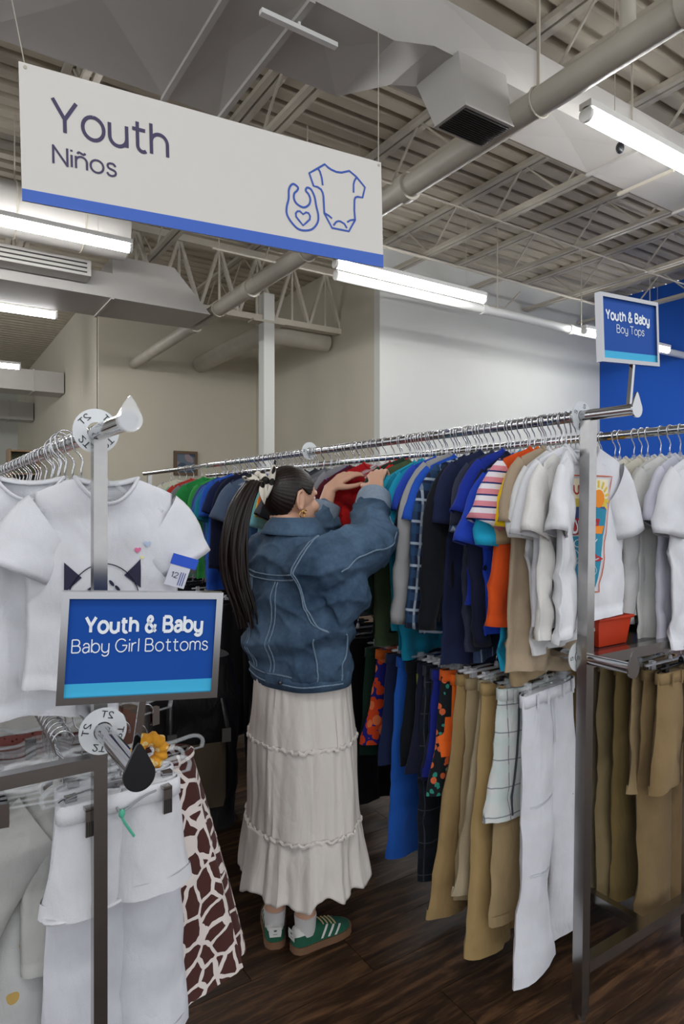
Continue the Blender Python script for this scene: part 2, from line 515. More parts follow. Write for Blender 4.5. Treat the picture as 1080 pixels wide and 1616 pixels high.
MB().box((-.3, -.11, 4.6), (.3, .11, 4.64)).build('bracket', M_steel, c)

def conduit(pts, r, label, name='conduit', m=M_steel):
    o = MB().tube(pts, r, 8).build(name, m, smooth=True)
    return tag(o, label, 'conduit', None)
conduit([(3.0, 4.62, 5.27), (12.4, 4.62, 5.27)], .009, 'thin grey conduit crossing under the joists beside the main duct')
conduit([(4.2, 6.0, 5.26), (12.4, 6.0, 5.26)], .012, 'thin grey conduit crossing under the joists in front of the white pipe')
conduit([(4.4, 7.5, 5.25), (12.4, 7.5, 5.25)], .022, 'thin grey conduit crossing the joists nearest the off-white wall')
conduit([(3.3, 8.2, 4.95), (6.4, 8.2, 4.95), (8.6, 7.9, 4.95), (9.0, 7.9, 5.3)], .016, 'bent thin conduit hanging by the corner of the off-white wall')
conduit([(3.2, 2.2, 5.28), (12.4, 2.2, 5.28)], .018, 'thin grey conduit over the end of the bright lamp by the duct')

# pipes
p = empty('sprinkler_main', (3.73, 0, 4.4))
tag(p, 'thick beige pipe running along the ceiling from above the lamp to the recess', 'pipe')
MB().cyl((0, .5, 0), (0, 13.48, 0), .1, 20).build('pipe_run', M_pipe, p, True)
for y in (2.0, 4.6, 6.05, 7.9, 10.0):
    MB().cyl((0, y - .05, 0), (0, y + .05, 0), .125, 20).build('coupling', M_pipe, p, True)
MB().tube(spline([(0, 2.41, .02), (0, 2.41, .2), (0, 2.41, 1.45)], 4), .05, 12).build('riser', M_pipe, p, True)
for y in (3.1, 6.4, 9.0):
    MB().bar((0, y, .1), (0, y, 1.45), .012).build('hanger_rod', M_steel, p)
    MB().tube([(.108 * math.cos(t), y, .108 * math.sin(t)) for t in [2*PI*k/16 for k in range(16)]], .008, 6, closed=True).build('hanger_ring', M_steel, p)
MB().tube(spline([(0, 6.05, -.02), (-.2, 6.05, -.02), (-.3, 6.0, .05), (-.32, 5.6, .05)], 4), .06, 10).build('branch_elbow', M_pipe, p, True)
p = empty('drain_pipe', (5.15, 10.35, 4.55))
tag(p, 'fat round pipe bending from the shaded wall round the column to the recess', 'pipe')
MB().tube(spline([(1.3, 0, 0), (.35, 0, 0), (.1, .1, 0), (0, .4, 0), (0, 3.1, 0)], 6), .17, 18).build('pipe_run', M_pipe, p, True)
p = empty('white_pipe', (4.4, 6.85, 4.4))
tag(p, 'white pipe running behind the middle lamp along the off-white wall', 'pipe')
MB().cyl((0, 0, 0), (8.05, 0, 0), .065, 16).build('pipe_run', M_white_m, p, True)
for x in (2.6, 4.6, 6.6):
    MB().cyl((x - .04, 0, 0), (x + .04, 0, 0), .08, 16).build('coupling', M_white_m, p, True)
    MB().bar((x + .3, 0, .05), (x + .3, 0, 1.4), .012).build('hanger_rod', M_steel, p)

# ducts
def box6(x0, x1, ya, yb, za, zb, x1t=None): return MB().box((x0, ya, za), (x1, yb, zb))
d = empty('main_duct', (0, 3.4, 4.6))
tag(d, 'large rectangular grey air duct crossing the ceiling above the sign', 'duct')
def crossbox(x0, x1, w_, h0, h1, z=0):
    # box whose underside is creased in an X, as sheet ducts are
    mb = MB()
    vs = [(x0,0,h0),(x1,0,h0),(x1,w_,h0),(x0,w_,h0),(x0,0,h1),(x1,0,h1),(x1,w_,h1),(x0,w_,h1),((x0+x1)/2,w_/2,h0+.03),((x0+x1)/2,-.015,(h0+h1)/2)]
    return mb.add(vs, [(1,0,8),(2,1,8),(3,2,8),(0,3,8),(4,5,6,7),(0,1,9),(1,5,9),(5,4,9),(4,0,9),(1,2,6,5),(2,3,7,6),(3,0,4,7)])
for x0, x1 in ((-5.4, -2.9), (-2.9, -1.0), (-1.0, .3), (.3, 1.56)):
    crossbox(x0, x1, 1.43, 0, .55).build('duct_section', M_duct, d)
    MB().box((x1 - .02, -.02, -.03), (x1 + .02, 1.45, 0)).build('flange', M_duct, d)
crossbox(1.56, 2.0, 1.43, 0, .55).build('duct_section', M_duct, d)
crossbox(2.0, 2.65, .71, 0, .53).build('duct_section', M_duct, d)
MB().box((1.99, -.015, -.03), (2.03, 1.44, .0)).build('flange', M_duct, d)
MB().hexa([(2.65,0,0),(3.0,0,.1),(3.0,.5,.1),(2.65,.71,0)], [(2.65,0,.53),(3.0,0,.47),(3.0,.5,.47),(2.65,.71,.53)]).build('duct_reducer', M_duct, d)
xs = [3.0, 4.15, 5.4, 6.9, 8.4, 9.9, 12.4]
for a, b in zip(xs, xs[1:]):
    crossbox(a, b, .5, .1, .47).build('duct_section', M_duct, d)
    MB().box((b - .015, -.015, .075), (b + .015, .52, .1)).build('flange', M_duct, d)
    MB().bar((b - .1, -.02, .1), (b - .1, -.02, 1.3), .02, .004).build('hanger_strap', M_steel, d)
MB().box((1.75, .15, -.09), (2.3, .19, -.06)).build('hanger_strap', M_white_m, d)
MB().bar((2.02, .17, -.06), (2.02, .17, 0), .015).build('hanger_strap', M_white_m, d)
for x in (4.1, 5.95):
    MB().bar((x, -.03, .06), (x, .55, .06), .03, .03).build('hanger_strap', M_steel, d)
v = empty('ceiling_diffuser', (3.42, 3.45, 4.3))
tag(v, 'boxy air outlet with a dark grille hanging below the main duct', 'vent')
MB().hexa([(-.24,-.17,0),(.24,-.17,0),(.24,.15,0),(-.24,.15,0)], [(-.24,-.1,.41),(.24,-.1,.41),(.24,.36,.41),(-.24,.36,.41)]).build('plenum_box', M_duct, v)
MB().box((-.245, -.175, -.012), (.245, .155, 0)).build('grille_frame', M_duct, v)
MB().box((-.22, -.15, -.015), (.22, .13, -.0121)).build('backing', M_dark, v)
for k in range(13):
    y = -.14 + k * .0215
    MB().box((-.22, y, -.024), (.22, y + .006, -.015)).build('slat', M_dark, v)
d = empty('branch_duct', (-4, 9, 4.3))
tag(d, 'pale rectangular duct with a slanted end, below the sign\'s blue stripe', 'duct')
for a, b in ((0, 2.4), (2.4, 4.8), (4.8, 6.2)):
    MB().box((a, 0, 0), (b, 1.0, .33)).build('duct_section', M_duct, d)
    MB().box((b - .02, -.015, -.02), (b + .02, 1.01, .0)).build('flange', M_duct, d)
MB().hexa([(6.2,0,0),(7.6,0,0),(7.6,.9,0),(6.2,1.0,0)], [(6.2,0,.58),(7.05,0,.58),(7.05,.9,.58),(6.2,1.0,.58)]).build('end_section', M_duct, d)
d = empty('spiral_duct', (-4, 8.0, 4.78))
tag(d, 'round pale duct with hanging straps behind the lamp below the sign', 'duct')
MB().cyl((0, 0, 0), (6.1, 0, 0), .3, 28).build('duct_run', M_duct, d, True)
for x in (4.1, 4.9, 5.6):
    MB().tube([(x, .306 * math.cos(t), .306 * math.sin(t)) for t in [2*PI*k/24 for k in range(24)]], .01, 6, closed=True).build('strap', M_steel, d)
    MB().bar((x, 0, .3), (x, 0, 1.05), .012).build('hanger_rod', M_steel, d)
v = empty('linear_diffuser', (-2, 8.75, 4.42))
tag(v, 'long slotted air outlet under the round duct', 'vent')
MB().box((0, -.1, 0), (3.85, .18, .2)).build('plenum_box', M_duct, v)
for k in range(3): MB().box((0, -.112, .035 + k * .055), (3.8, -.1, .05 + k * .055)).build('slat', M_dark, v)
d = empty('far_duct', (-3, 17, 4.23))
tag(d, 'pale boxed duct meeting the side wall at the far end', 'duct')
MB().box((0, 0, 0), (6.0, .8, .5)).build('duct_section', M_duct, d)
MB().box((5.3, -.015, -.02), (5.34, .81, .52)).build('flange', M_duct, d)
d = empty('end_duct', (-3, 22, 4.1))
tag(d, 'smaller boxed duct close to the far end wall', 'duct')
MB().box((0, 0, 0), (6.0, .7, .55)).build('duct_section', M_duct, d)
MB().box((5.3, -.015, -.02), (5.34, .71, .57)).build('flange', M_duct, d)

v = empty('ceiling_sensor', (5.0, 3.3, 4.55))
tag(v, 'small dark round sensor hanging below the duct beside the bright lamp', 'sensor')
MB().ball((0, 0, 0), (.035, .035, .05), 14, 10).build('sensor_body', M_black, v, True)
MB().bar((0, 0, .04), (0, 0, .15), .008).build('stem', M_black, v)

# lamps
def lamp(x, y, z, label):
    l = empty('strip_light', (x, y, z))
    tag(l, label, 'light', 'strip lights')
    MB().box((0, -.05, .04), (2.44, .05, .09)).build('housing', M_white_m, l)
    MB().tube([(.03, 0, 0), (2.41, 0, 0)], .05, 14).build('lamp_tube', M_tube, l, True)
    for a in (0, 2.41): MB().tube([(a, 0, 0), (a + .03, 0, 0)], .054, 14).build('end_cap', M_white_m, l, True)
    for a in (.35, 2.09): MB().bar((a, 0, .09), (a, 0, DZ - z), .004).build('suspension_wire', M_steel, l)
lamp(3.98, 2.9, 4.3, 'bright strip light hanging in front of the main duct')
lamp(4.03, 6.3, 4.3, 'bright strip light hanging by the lower corner of the large sign')
lamp(8.95, 6.55, 4.3, 'bright strip light in front of the blue wall')
lamp(-.49, 7.15, 4.3, 'bright strip light below the left end of the large sign')
lamp(-.72, 10.3, 4.3, 'bright strip light just below the branch duct')
lamp(-.69, 14.6, 4.3, 'most distant strip light, low beside the far duct')
for x, y in ((9.0, 2.9), (-1.5, -.6), (4, -.6), (9, -.6), (-6, 7.1)):
    lamp(x, y, 4.3, 'strip light outside the view, in the same grid of lamps')

# ------------------------------------------------------------------ hanging sign
s = empty('hanging_sign', (1.3202, 3.0844, 3.1804), (-.0041, -.0235, -.068))
tag(s, 'wide white hanging sign reading Youth Niños with a blue bottom stripe', 'sign')
MB().box((-.946, 0, -.305), (.946, .008, .305)).build('panel', M_sign_w, s)
MB().prism([(-.946, -.305), (.946, -.305), (.946, -.232), (-.946, -.252)], -.002, 0).build('bottom_stripe', M_sign_b, s)
lettering('Youth', -.82, -.292, .036, .145, -.002, M_ink, s, bold=.088)
lettering('Niños', -.82, -.541, -.112, .08, -.002, M_ink, s, bold=.088)
bib = [(.35,.024),(.374,.055),(.403,.043),(.398,.025),(.38,.004),(.379,-.027),(.398,-.05),(.435,-.059),(.466,-.039),(.477,-.009),(.467,.019),(.451,.034),(.458,.053),(.482,.049),(.503,.014),(.512,-.033),(.524,-.085),(.518,-.126),(.486,-.166),(.442,-.183),(.398,-.182),(.359,-.153),(.334,-.116),(.334,-.075),(.346,-.03)]
MB().ribbon([tuple(q) for q in spline(bib, 4, True)], .011, -.003, True).build('bib_outline', M_line, s)
heart = [(.429,-.158),(.405,-.135),(.388,-.118),(.387,-.1),(.397,-.087),(.412,-.084),(.431,-.097),(.448,-.083),(.464,-.084),(.473,-.098),(.471,-.117),(.453,-.135)]
MB().ribbon(heart, .01, -.003, True).build('heart_outline', M_line, s)
ones = [(.499,.071),(.474,.136),(.523,.171),(.572,.207),(.592,.194),(.614,.186),(.645,.181),(.678,.185),(.729,.206),(.776,.182),(.831,.135),(.813,.073),(.781,.071),(.765,.064),(.759,.049),(.756,-.009),(.76,-.065),(.717,-.137),(.609,-.138),(.562,-.066),(.559,.026),(.555,.045),(.545,.062),(.523,.071)]
MB().ribbon(ones, .011, -.003, True).build('bodysuit_outline', M_line, s)
for q in ([(.53,.173),(.541,.158),(.551,.127),(.556,.087)], [(.774,.178),(.762,.158),(.755,.136),(.754,.089)], [(.564,-.065),(.589,-.073),(.61,-.085)], [(.76,-.063),(.729,-.072),(.707,-.087)], [(.619,-.122),(.635,-.1),(.65,-.092),(.664,-.091),(.689,-.1),(.705,-.122)]):
    MB().ribbon(q, .01, -.003).build('bodysuit_seam', M_line, s)
for x in (-.92, .93):
    MB().tube([(x, -.004, .285), (x, .012, .285)], .008, 10).build('grommet', M_steel, s)
    MB().bar((x, .004, .29), (x - (.12 if x < 0 else -.25), .35, 1.38), .004).build('suspension_wire', M_steel, s)

# ------------------------------------------------------------------ racks
RX, RX2, LX, LX2 = 1.68, 2.27, .30, -.25
RXF = 1.642   # foot of the leaning end posts
RZ, RLZ, LZ, LLZ = 1.785, 1.06, 1.662, 1.08
def teardrop(r, h, flip=False):
    pts = []
    for k in range(25):
        t = -PI * 1.15 + k * (2.3 * PI) / 24 + PI / 2 - PI
        pts.append((r * math.cos(t), r * math.sin(t)))
    pts = [(r * math.cos(t), r * math.sin(t)) for t in [R(160 + k * 220 / 20) for k in range(21)]]
    pts += [(r * .45, r * 1.35), (r * .18, r * h - .004), (0, r * h), (-r * .18, r * h - .004), (-r * .45, r * 1.35)]
    return [(x, -z if flip else z) for x, z in pts]
def rack(name, label, cols, posts_y, zs, y_near, y_far, post_w, lower_near, lean=0):
    r = empty(name, (0, 0, 0))
    tag(r, label, 'clothes rack')
    for x in cols:
        for y in posts_y:
            h = post_w / 2; xf = x - lean
            MB().hexa([(xf-h, y-h, .02), (xf+h, y-h, .02), (xf+h, y+h, .02), (xf-h, y+h, .02)], [(x-h, y-h, zs[0]-.016), (x+h, y-h, zs[0]-.016), (x+h, y+h, zs[0]-.016), (x-h, y+h, zs[0]-.016)]).build('post', M_chrome_d, r)
            MB().cyl((xf, y, 0), (xf, y, .02), post_w * .45, 14).build('foot', M_chrome, r, True)
        MB().cyl((x, y_near, zs[0]), (x, y_far, zs[0]), .0165, 20).build('upper_rail', M_chrome, r, True)
        MB().cyl((x - lean * .42, lower_near, zs[1]), (x - lean * .42, y_far, zs[1]), .0165, 20).build('lower_rail', M_chrome, r, True)
    xa, xb = min(cols), max(cols)
    for y in posts_y:
        for z in (.15, zs[2]):
            MB().box((xa + post_w/2 - lean * (.9 if z < .5 else .42), y - post_w/2, z - post_w/2), (xb - post_w/2, y + post_w/2, z + post_w/2)).build('crossbar', M_chrome_d, r)
    xm = (xa + xb) / 2
    MB().box((xm - .015, posts_y[0] + post_w/2, .135), (xm + .015, posts_y[-1] - post_w/2, .165)).build('base_bar', M_chrome_d, r)
    return r
rr_ = rack('garment_rack', 'long chrome double rail rack with the Boy Tops sign on its end', (RX, RX2), (1.212, 5.6), (RZ, RLZ, 1.05), 1.06, 5.75, .034, 1.06, .04)
MB().prism(teardrop(.024, 2.0), -.005, 0).build('end_cap', M_chrome, rr_, loc=(RX, 1.06, RZ))
MB().prism(teardrop(.026, 1.9), -.005, 0).build('end_cap', M_chrome_d, rr_, loc=(RX - .017, 1.06, RLZ))
MB().box((RX + .02, 1.24, 1.035), (RX2 - .02, 5.5, 1.05)).build('shelf', mat('grey_shelf', '#5a5a5c', .25, metal=.8), rr_)
lr_ = rack('garment_rack', 'chrome double rail rack with the Baby Girl Bottoms sign on its end', (LX, LX2), (1.332, 5.2), (LZ, LLZ, 1.012), 1.115, 5.3, .026, 1.06)
MB().prism(teardrop(.021, 1.95), -.008, 0).build('end_cap', M_clear2, lr_, loc=(LX, 1.115, LZ))
MB().tube([(0, -.012, 0), (0, .012, 0)], .02, 16).build('end_cap', M_clear2, lr_, True, loc=(LX, 1.115, LZ))
MB().prism(teardrop(.026, 2.0), -.006, 0).build('end_cap', M_black, lr_, loc=(LX, 1.06, LLZ))['label'] = 'black plastic end cap'

def framed_sign(loc, rot, w_, h_, l1, l2, label, stem_to, spans, x_off=0):
    s = empty('framed_sign', loc, rot)
    tag(s, label, 'sign')
    b = .011; fm = mat('sign_frame', '#a9a9ab', .16, metal=1)
    MB().box((-w_/2 + b*.6, -.002, -h_/2 + b*.6), (w_/2 - b*.6, .004, h_/2 - b*.6)).build('card', M_sblue, s)
    z0 = -h_/2 + b
    MB().box((-w_/2 + b, -.0028, z0), (w_/2 - b, -.002, z0 + h_*.115)).build('cyan_band', M_scyan, s)
    for lo, hi in (((-w_/2, -.009, h_/2 - b), (w_/2, .009, h_/2)), ((-w_/2, -.009, -h_/2), (w_/2, .009, -h_/2 + b)),
                   ((-w_/2, -.009, -h_/2 + b), (-w_/2 + b, .009, h_/2 - b)), ((w_/2 - b, -.009, -h_/2 + b), (w_/2, .009, h_/2 - b))):
        MB().box(lo, hi).build('frame_bar', fm, s)
    (a0, a1), (b0, b1) = spans
    lettering(l1, a0*w_, a1*w_, h_*.135, h_*.135, -.003, M_stext, s, bold=.165)
    lettering(l2, b0*w_, b1*w_, -h_*.045, h_*.115, -.003, M_stext, s, bold=.07)
    Mi = (Matrix.Translation(loc) @ Euler(rot).to_matrix().to_4x4()).inverted()
    top = V((x_off * w_, .0, -h_/2))
    bot = Mi @ V(stem_to)
    MB().bar(top, bot, .011, .011).build('stem', M_chrome, s)
    return s
framed_sign((1.679, 1.0815, 2.007), (.0129, -.0729, .0318), .289, .186, 'Youth & Baby', 'Boy Tops',
            'small blue framed sign reading Youth & Baby Boy Tops', (RX + .004, 1.0835, RZ + .016), ((-.395, .36), (-.22, .26)), .05)
framed_sign((.3113, 1.075, 1.285), (.0265, .0563, -.204), .254, .18, 'Youth & Baby', 'Baby Girl Bottoms',
            'blue framed sign reading Youth & Baby Baby Girl Bottoms', (LX, 1.085, LLZ + .017), ((-.36, .38), (-.43, .42)), .02)

def size_disk(x, y, z, txt, label, mirror=False, r=.045, turn=0, hub=True):
    d = empty('size_disk', (x, y, z))
    tag(d, label, 'size divider', 'round size dividers on the rails')
    n = 32; mb = MB(); vs = []; fs = []
    for yy in (-.001, .001):
        for rad in (.018, r):
            vs += [(rad * math.cos(2*PI*k/n), yy, rad * math.sin(2*PI*k/n)) for k in range(n)]
    for k in range(n):
        k2 = (k+1) % n
        fs += [(k, n+k, n+k2, k2), (2*n+k, 2*n+k2, 3*n+k2, 3*n+k), (n+k, 3*n+k, 3*n+k2, n+k2), (k, k2, 2*n+k2, 2*n+k)]
    mb.add(vs, fs).build('disk', M_disk, d)
    for k in range(4):
        a = turn + k * PI / 2
        wl = .006 * len(txt)
        lettering(txt, -wl, wl, -.006, .012, -.0016, M_dink, d, bold=.1, mirror=mirror, rot=a - PI/2, at=(.032 * math.cos(a), .032 * math.sin(a)))
    return d
size_disk(RX, 1.236, RZ, 'S', 'white round S size divider at the top end of the long rack', turn=R(70))
size_disk(RX - .017, 1.236, RLZ, 'S', 'white round S size divider on the lower rail by the post', turn=R(95))
size_disk(RX, 2.86, RZ + .006, 'M', 'white round M size divider on the upper rail above the woman', turn=R(90))
size_disk(LX, 1.358, LZ + .004, '2T', 'white round 2T size divider on the upper rail beside the clear end cap', mirror=True, turn=R(45))
size_disk(LX, 1.30, LLZ, '2T', 'white round 2T size divider on the lower rail by the black end cap', mirror=True, turn=R(75))

# ------------------------------------------------------------------ hangers
def hook_pts(drop=.095, lean=0):
    r = .0195
    pts = [(r * math.cos(a), 0, r * math.sin(a)) for a in [R(-25 + k * 225 / 14) for k in range(15)]]
    pts += [(-.014, 0, -.024), (-.002, 0, -.036), (.004, 0, -.05), (0, 0, -.066), (0, 0, -drop)]
    return pts
HK = MB().tube(hook_pts(), .0021, 6).mesh('hook', True)
def arms_mesh(hw):
    pts = spline([(-hw, 0, -.16), (-hw*.75, 0, -.142), (-hw*.3, 0, -.112), (-.02, 0, -.096), (.02, 0, -.096), (hw*.3, 0, -.112), (hw*.75, 0, -.142), (hw, 0, -.16)], 3)
    mb = MB().tube(pts, .0055, 8, rb=.007, up=V((0, 1, 0)))
    mb.tube([(0, 0, -.08), (0, 0, -.1)], [.006, .011], 8)
    mb.tube(spline([(-hw*.8, 0, -.15), (-hw*.3, 0, -.135), (0, 0, -.128), (hw*.3, 0, -.135), (hw*.8, 0, -.15)], 3), .003, 6)
    return mb.mesh('arms', True)
ARMS = arms_mesh(.165)
ARMS_S = arms_mesh(.125)
def clip_bar(hw):
    mb = MB().tube([(-hw, 0, -.1), (hw, 0, -.1)], .0045, 8, rb=.009, up=V((0, 1, 0)))
    mb.tube([(0, 0, -.08), (0, 0, -.1)], [.006, .01], 8)
    return mb.mesh('bar', True)
CBAR = clip_bar(.15)
CLIP = MB().box((-.011, -.007, -.135), (.011, -.003, -.088)).box((-.011, .003, -.135), (.011, .007, -.088)).box((-.011, -.004, -.094), (.011, .004, -.088)).mesh('clip')
def curved_bar(hw):
    pts = spline([(-hw, 0, -.12), (-hw*1.02, 0, -.1), (-hw*.85, 0, -.085), (-hw*.4, 0, -.09), (-.02, 0, -.075), (.02, 0, -.075), (hw*.4, 0, -.09), (hw*.85, 0, -.085), (hw*1.02, 0, -.1), (hw, 0, -.12)], 4)
    mb = MB().tube(pts, .005, 8, rb=.007, up=V((0, 1, 0)))
    mb.tube([(-hw, 0, -.12), (hw, 0, -.12)], .0028, 6)
    return mb.mesh('bar', True)
CURVB = curved_bar(.15)
M_wclip = mat('hanger_white', '#cfcfd4', .35)
M_bclip = mat('hanger_black', '#18181b', .4)
M_pclip = mat('hanger_pink', '#d9a9ad', .4)
def hanger(x, y, z, yaw, label, kind='shirt', m=None, group=None, clips=.11):
    h = empty('clothes_hanger', (x, y, z), (0, 0, yaw))
    tag(h, label, 'hanger', group)
    link('hook', HK, M_wire, h)
    if kind == 'shirt': link('shoulder_arms', ARMS, m or M_clear, h)
    elif kind == 'small': link('shoulder_arms', ARMS_S, m or M_clear, h)
    else:
        link('bar', CURVB if kind == 'curved' else CBAR, m or M_clear, h)
        for q in (-clips, clips):
            link('clip', CLIP, M_chrome if kind == 'curved' else (m if m in (M_wclip, M_bclip, M_pclip) else M_clear), h, loc=(q, 0, -.02 if kind == 'curved' else 0))
    return h

# ------------------------------------------------------------------ garments
class Shirt:
    def __init__(s, seed, hw=.2, L=.52, th=.022, slope=.38, ns=.40, fold=.010, long=False, sl=.15, droop=66, lean=0, droop_r=0):
        s.droop_r = droop_r
        s.seed, s.hw, s.L, s.th, s.slope, s.ns, s.fold, s.long, s.sl, s.droop, s.lean = seed, hw, L, th, slope, ns, fold, long, sl, droop, lean
        q = rnd(seed)
        s.ph = q.uniform(0, 6); s.kx = q.uniform(4, 8); s.k2 = q.uniform(0, 6); s.hem = q.uniform(0, 6)
    def pt(s, side, u, t):
        a = abs(u)
        if a > s.ns: zt = -(a - s.ns) * s.hw * s.slope - .004
        else: zt = -(1 - (a / s.ns) ** 2) * (.055 if side < 0 else .012) - .004
        W = s.hw * (.95 + .06 * min(1, t / .3) + .04 * t)
        if t < .3 and a > .8: W *= 1 - .03 * (1 - t / .3) * (a - .8) * 5
        zb = -s.L + .008 * math.sin(3 * u + s.hem)
        z = zt + (zb - zt) * t
        x = u * W + s.lean * t * t
        k = min(1, (t / .1)) ** .6
        prof = max(0, 1 - a ** 2.6) ** .5
        neck = .02 * math.sqrt(max(0, 1 - (a / s.ns) ** 2)) if a < s.ns else 0
        th = neck * (1 - k) + s.th * prof * k * (1 - .25 * t)
        f = s.fold * (t ** .8) * (math.sin(s.kx * u + s.ph + .9 * math.sin(3 * t + s.k2)) + .5 * math.sin(2.3 * s.kx * u + s.k2 - 2 * t))
        nv = noise.noise(V((x * 9, z * 7 + s.seed * 3.1, side * 4))) * .006 * k
        hemk = .0018 if t > .955 else 0
        c1 = 1 - min(1, abs(noise.noise(V((x * 7 + 4 * z, z * 4 + s.seed * 1.7, 1.3)))) * 3.2)
        c2 = 1 - min(1, abs(noise.noise(V((x * 5 - 5 * z, z * 3.4, s.seed * 2.9)))) * 3.0)
        f += (c1 * c1 * .011 + c2 * c2 * .010) * k * s.fold / .009
        x += .010 * noise.noise(V((s.seed * 1.3, z * 6, u))) * t
        return V((x, side * (th + nv * prof + hemk * prof) + f, z))
    def front(s, x, z, off=.0025):
        u = x / s.hw; t = .4
        for _ in range(6):
            W = s.hw * (.95 + .06 * min(1, t / .3) + .04 * t)
            u = max(-.98, min(.98, (x - s.lean * t * t) / W))
            a = abs(u)
            zt = -(a - s.ns) * s.hw * s.slope - .004 if a > s.ns else -(1 - (a / s.ns) ** 2) * .055 - .004
            zb = -s.L + .008 * math.sin(3 * u + s.hem)
            t = max(0, min(1, (z - zt) / (zb - zt)))
        p = s.pt(-1, u, t)
        return (x, p.y - off, z)
    def body(s, nx=26, nz=28):
        us = [-1 + 2 * i / nx for i in range(nx + 1)]
        us = [math.copysign(abs(u) ** .85, u) for u in us]
        ring = [(-1, u) for u in us] + [(1, u) for u in reversed(us[1:-1])]
        ts = [0, .015, .04, .08] + [.08 + .875 * k / (nz - 6) for k in range(1, nz - 5)] + [.956, 1]
        n = len(ring)
        return MB().grid(lambda i, j: s.pt(*ring[int(round(i * n)) % n], ts[int(round(j * (len(ts) - 1)))]), n, len(ts) - 1, True).mesh('shirt_body', True)
    def sleeve(s, sgn):
        q = rnd(s.seed * 7 + (3 if sgn > 0 else 5))
        a0, a1 = R(32 if not (s.droop_r and sgn > 0) else 80), R((s.droop_r if sgn > 0 and s.droop_r else s.droop) + q.uniform(-7, 7))
        L = .46 if s.long else s.sl
        m = 18 if s.long else 9; n = 16
        c = V((sgn * (s.hw * .93 - .03), 0, -s.slope * s.hw * .55 - .072)); step = L / (m - 2)
        vs = []; fs = []
        yo = q.uniform(-.012, .012)
        f0 = s.pt(-1, sgn, .25).y
        c.y = f0 * .5
        cf = []
        for i in range(m + 1):
            t = min(1, i / (m - 1))
            a = a0 + (a1 - a0) * min(1, t * (2.6 if s.long else 1.6)) ** .8
            if s.long: a = min(a, R(87))
            d = V((sgn * math.cos(a), yo * 2, -math.sin(a)))
            if i and i < m: c = c + d * step
            e = V((sgn * math.sin(a), 0, math.cos(a)))
            if s.long: hh = .075 - .036 * min(1, t * 1.2); ft = .022
            else: hh = .076 - .004 * t; ft = .02 + .014 * t
            if s.long and t > .93: hh *= .88; ft *= .85
            if i == m: hh *= .93; ft *= .85
            if i == m - 1 and not s.long: hh += .0015; ft += .0015
            for j in range(n):
                ph = 2 * PI * j / n
                p = c + e * (hh * math.cos(ph)) + V((0, 1, 0)) * (ft * math.sin(ph))
                nz = noise.noise(p * 14 + V((s.seed * 2.3, 0, 0)))
                cr = 1 - min(1, abs(noise.noise(V((p.x * 9, p.z * 13, s.seed * 1.9)))) * 3)
                p += V((0, 1, 0)) * (nz * .016 * t + cr * cr * .010 * t) + e * (noise.noise(p * 11 + V((0, s.seed, 9))) * .008 * t)
                if i == m: p += d * (-.003)
                vs.append(p)
        for i in range(m):
            for j in range(n): fs.append((i*n + j, i*n + (j+1) % n, (i+1)*n + (j+1) % n, (i+1)*n + j))
        return MB().add(vs, fs).mesh('sleeve', True)
    def collar(s):
        us = [-s.ns + 2 * s.ns * k / 12 for k in range(13)]
        pts = [s.pt(-1, u, 0) for u in us] + [s.pt(1, u, 0) for u in reversed(us[1:-1])]
        return MB().tube(pts, .0045, 6, rb=.008, closed=True).mesh('collar', True)
    def meshes(s): return s.body(), s.sleeve(-1), s.sleeve(1), s.collar()

FAB = {}
def fabric(name, col, pattern=None, key=None, **k):
    kk = 'fabric_' + (key or name)
    return mat(kk, col, .85, bump=.55, bscale=450, wrinkle=1.1, vary=.06, vscale=14, pattern=pattern, sheen=.08, spec=.2, **k)
def shirt(loc, yaw, meshes, m, label, group, sleeves=None, collar=None, tilt=0, scale=1.0, name='shirt', cat='shirt'):
    r = empty(name, loc, (0, tilt, yaw))
    r.scale = (scale,) * 3
    tag(r, label, cat, group)
    b, s0, s1, c = meshes
    link('shirt_body', b, m, r)
    for q in (s0, s1):
        if q:
            o = link('sleeve', q, sleeves or m, r)
    o = link('collar', c, collar or m, r)
    return r

SHORT = [Shirt(k, hw=.185 + .012 * (k % 3), L=.54 + .05 * (k % 4), fold=.008 + .002 * (k % 3), droop=70 + 4 * (k % 4), sl=.13 + .012 * (k % 3)).meshes() for k in range(1, 9)]
LONG = [Shirt(20 + k, hw=.185, L=.56 + .04 * k, long=True, droop=84, fold=.01).meshes() for k in range(3)]

white = fabric('white_cotton', '#dcdde2')
white2 = fabric('off_white_cotton', '#d8d8d4')
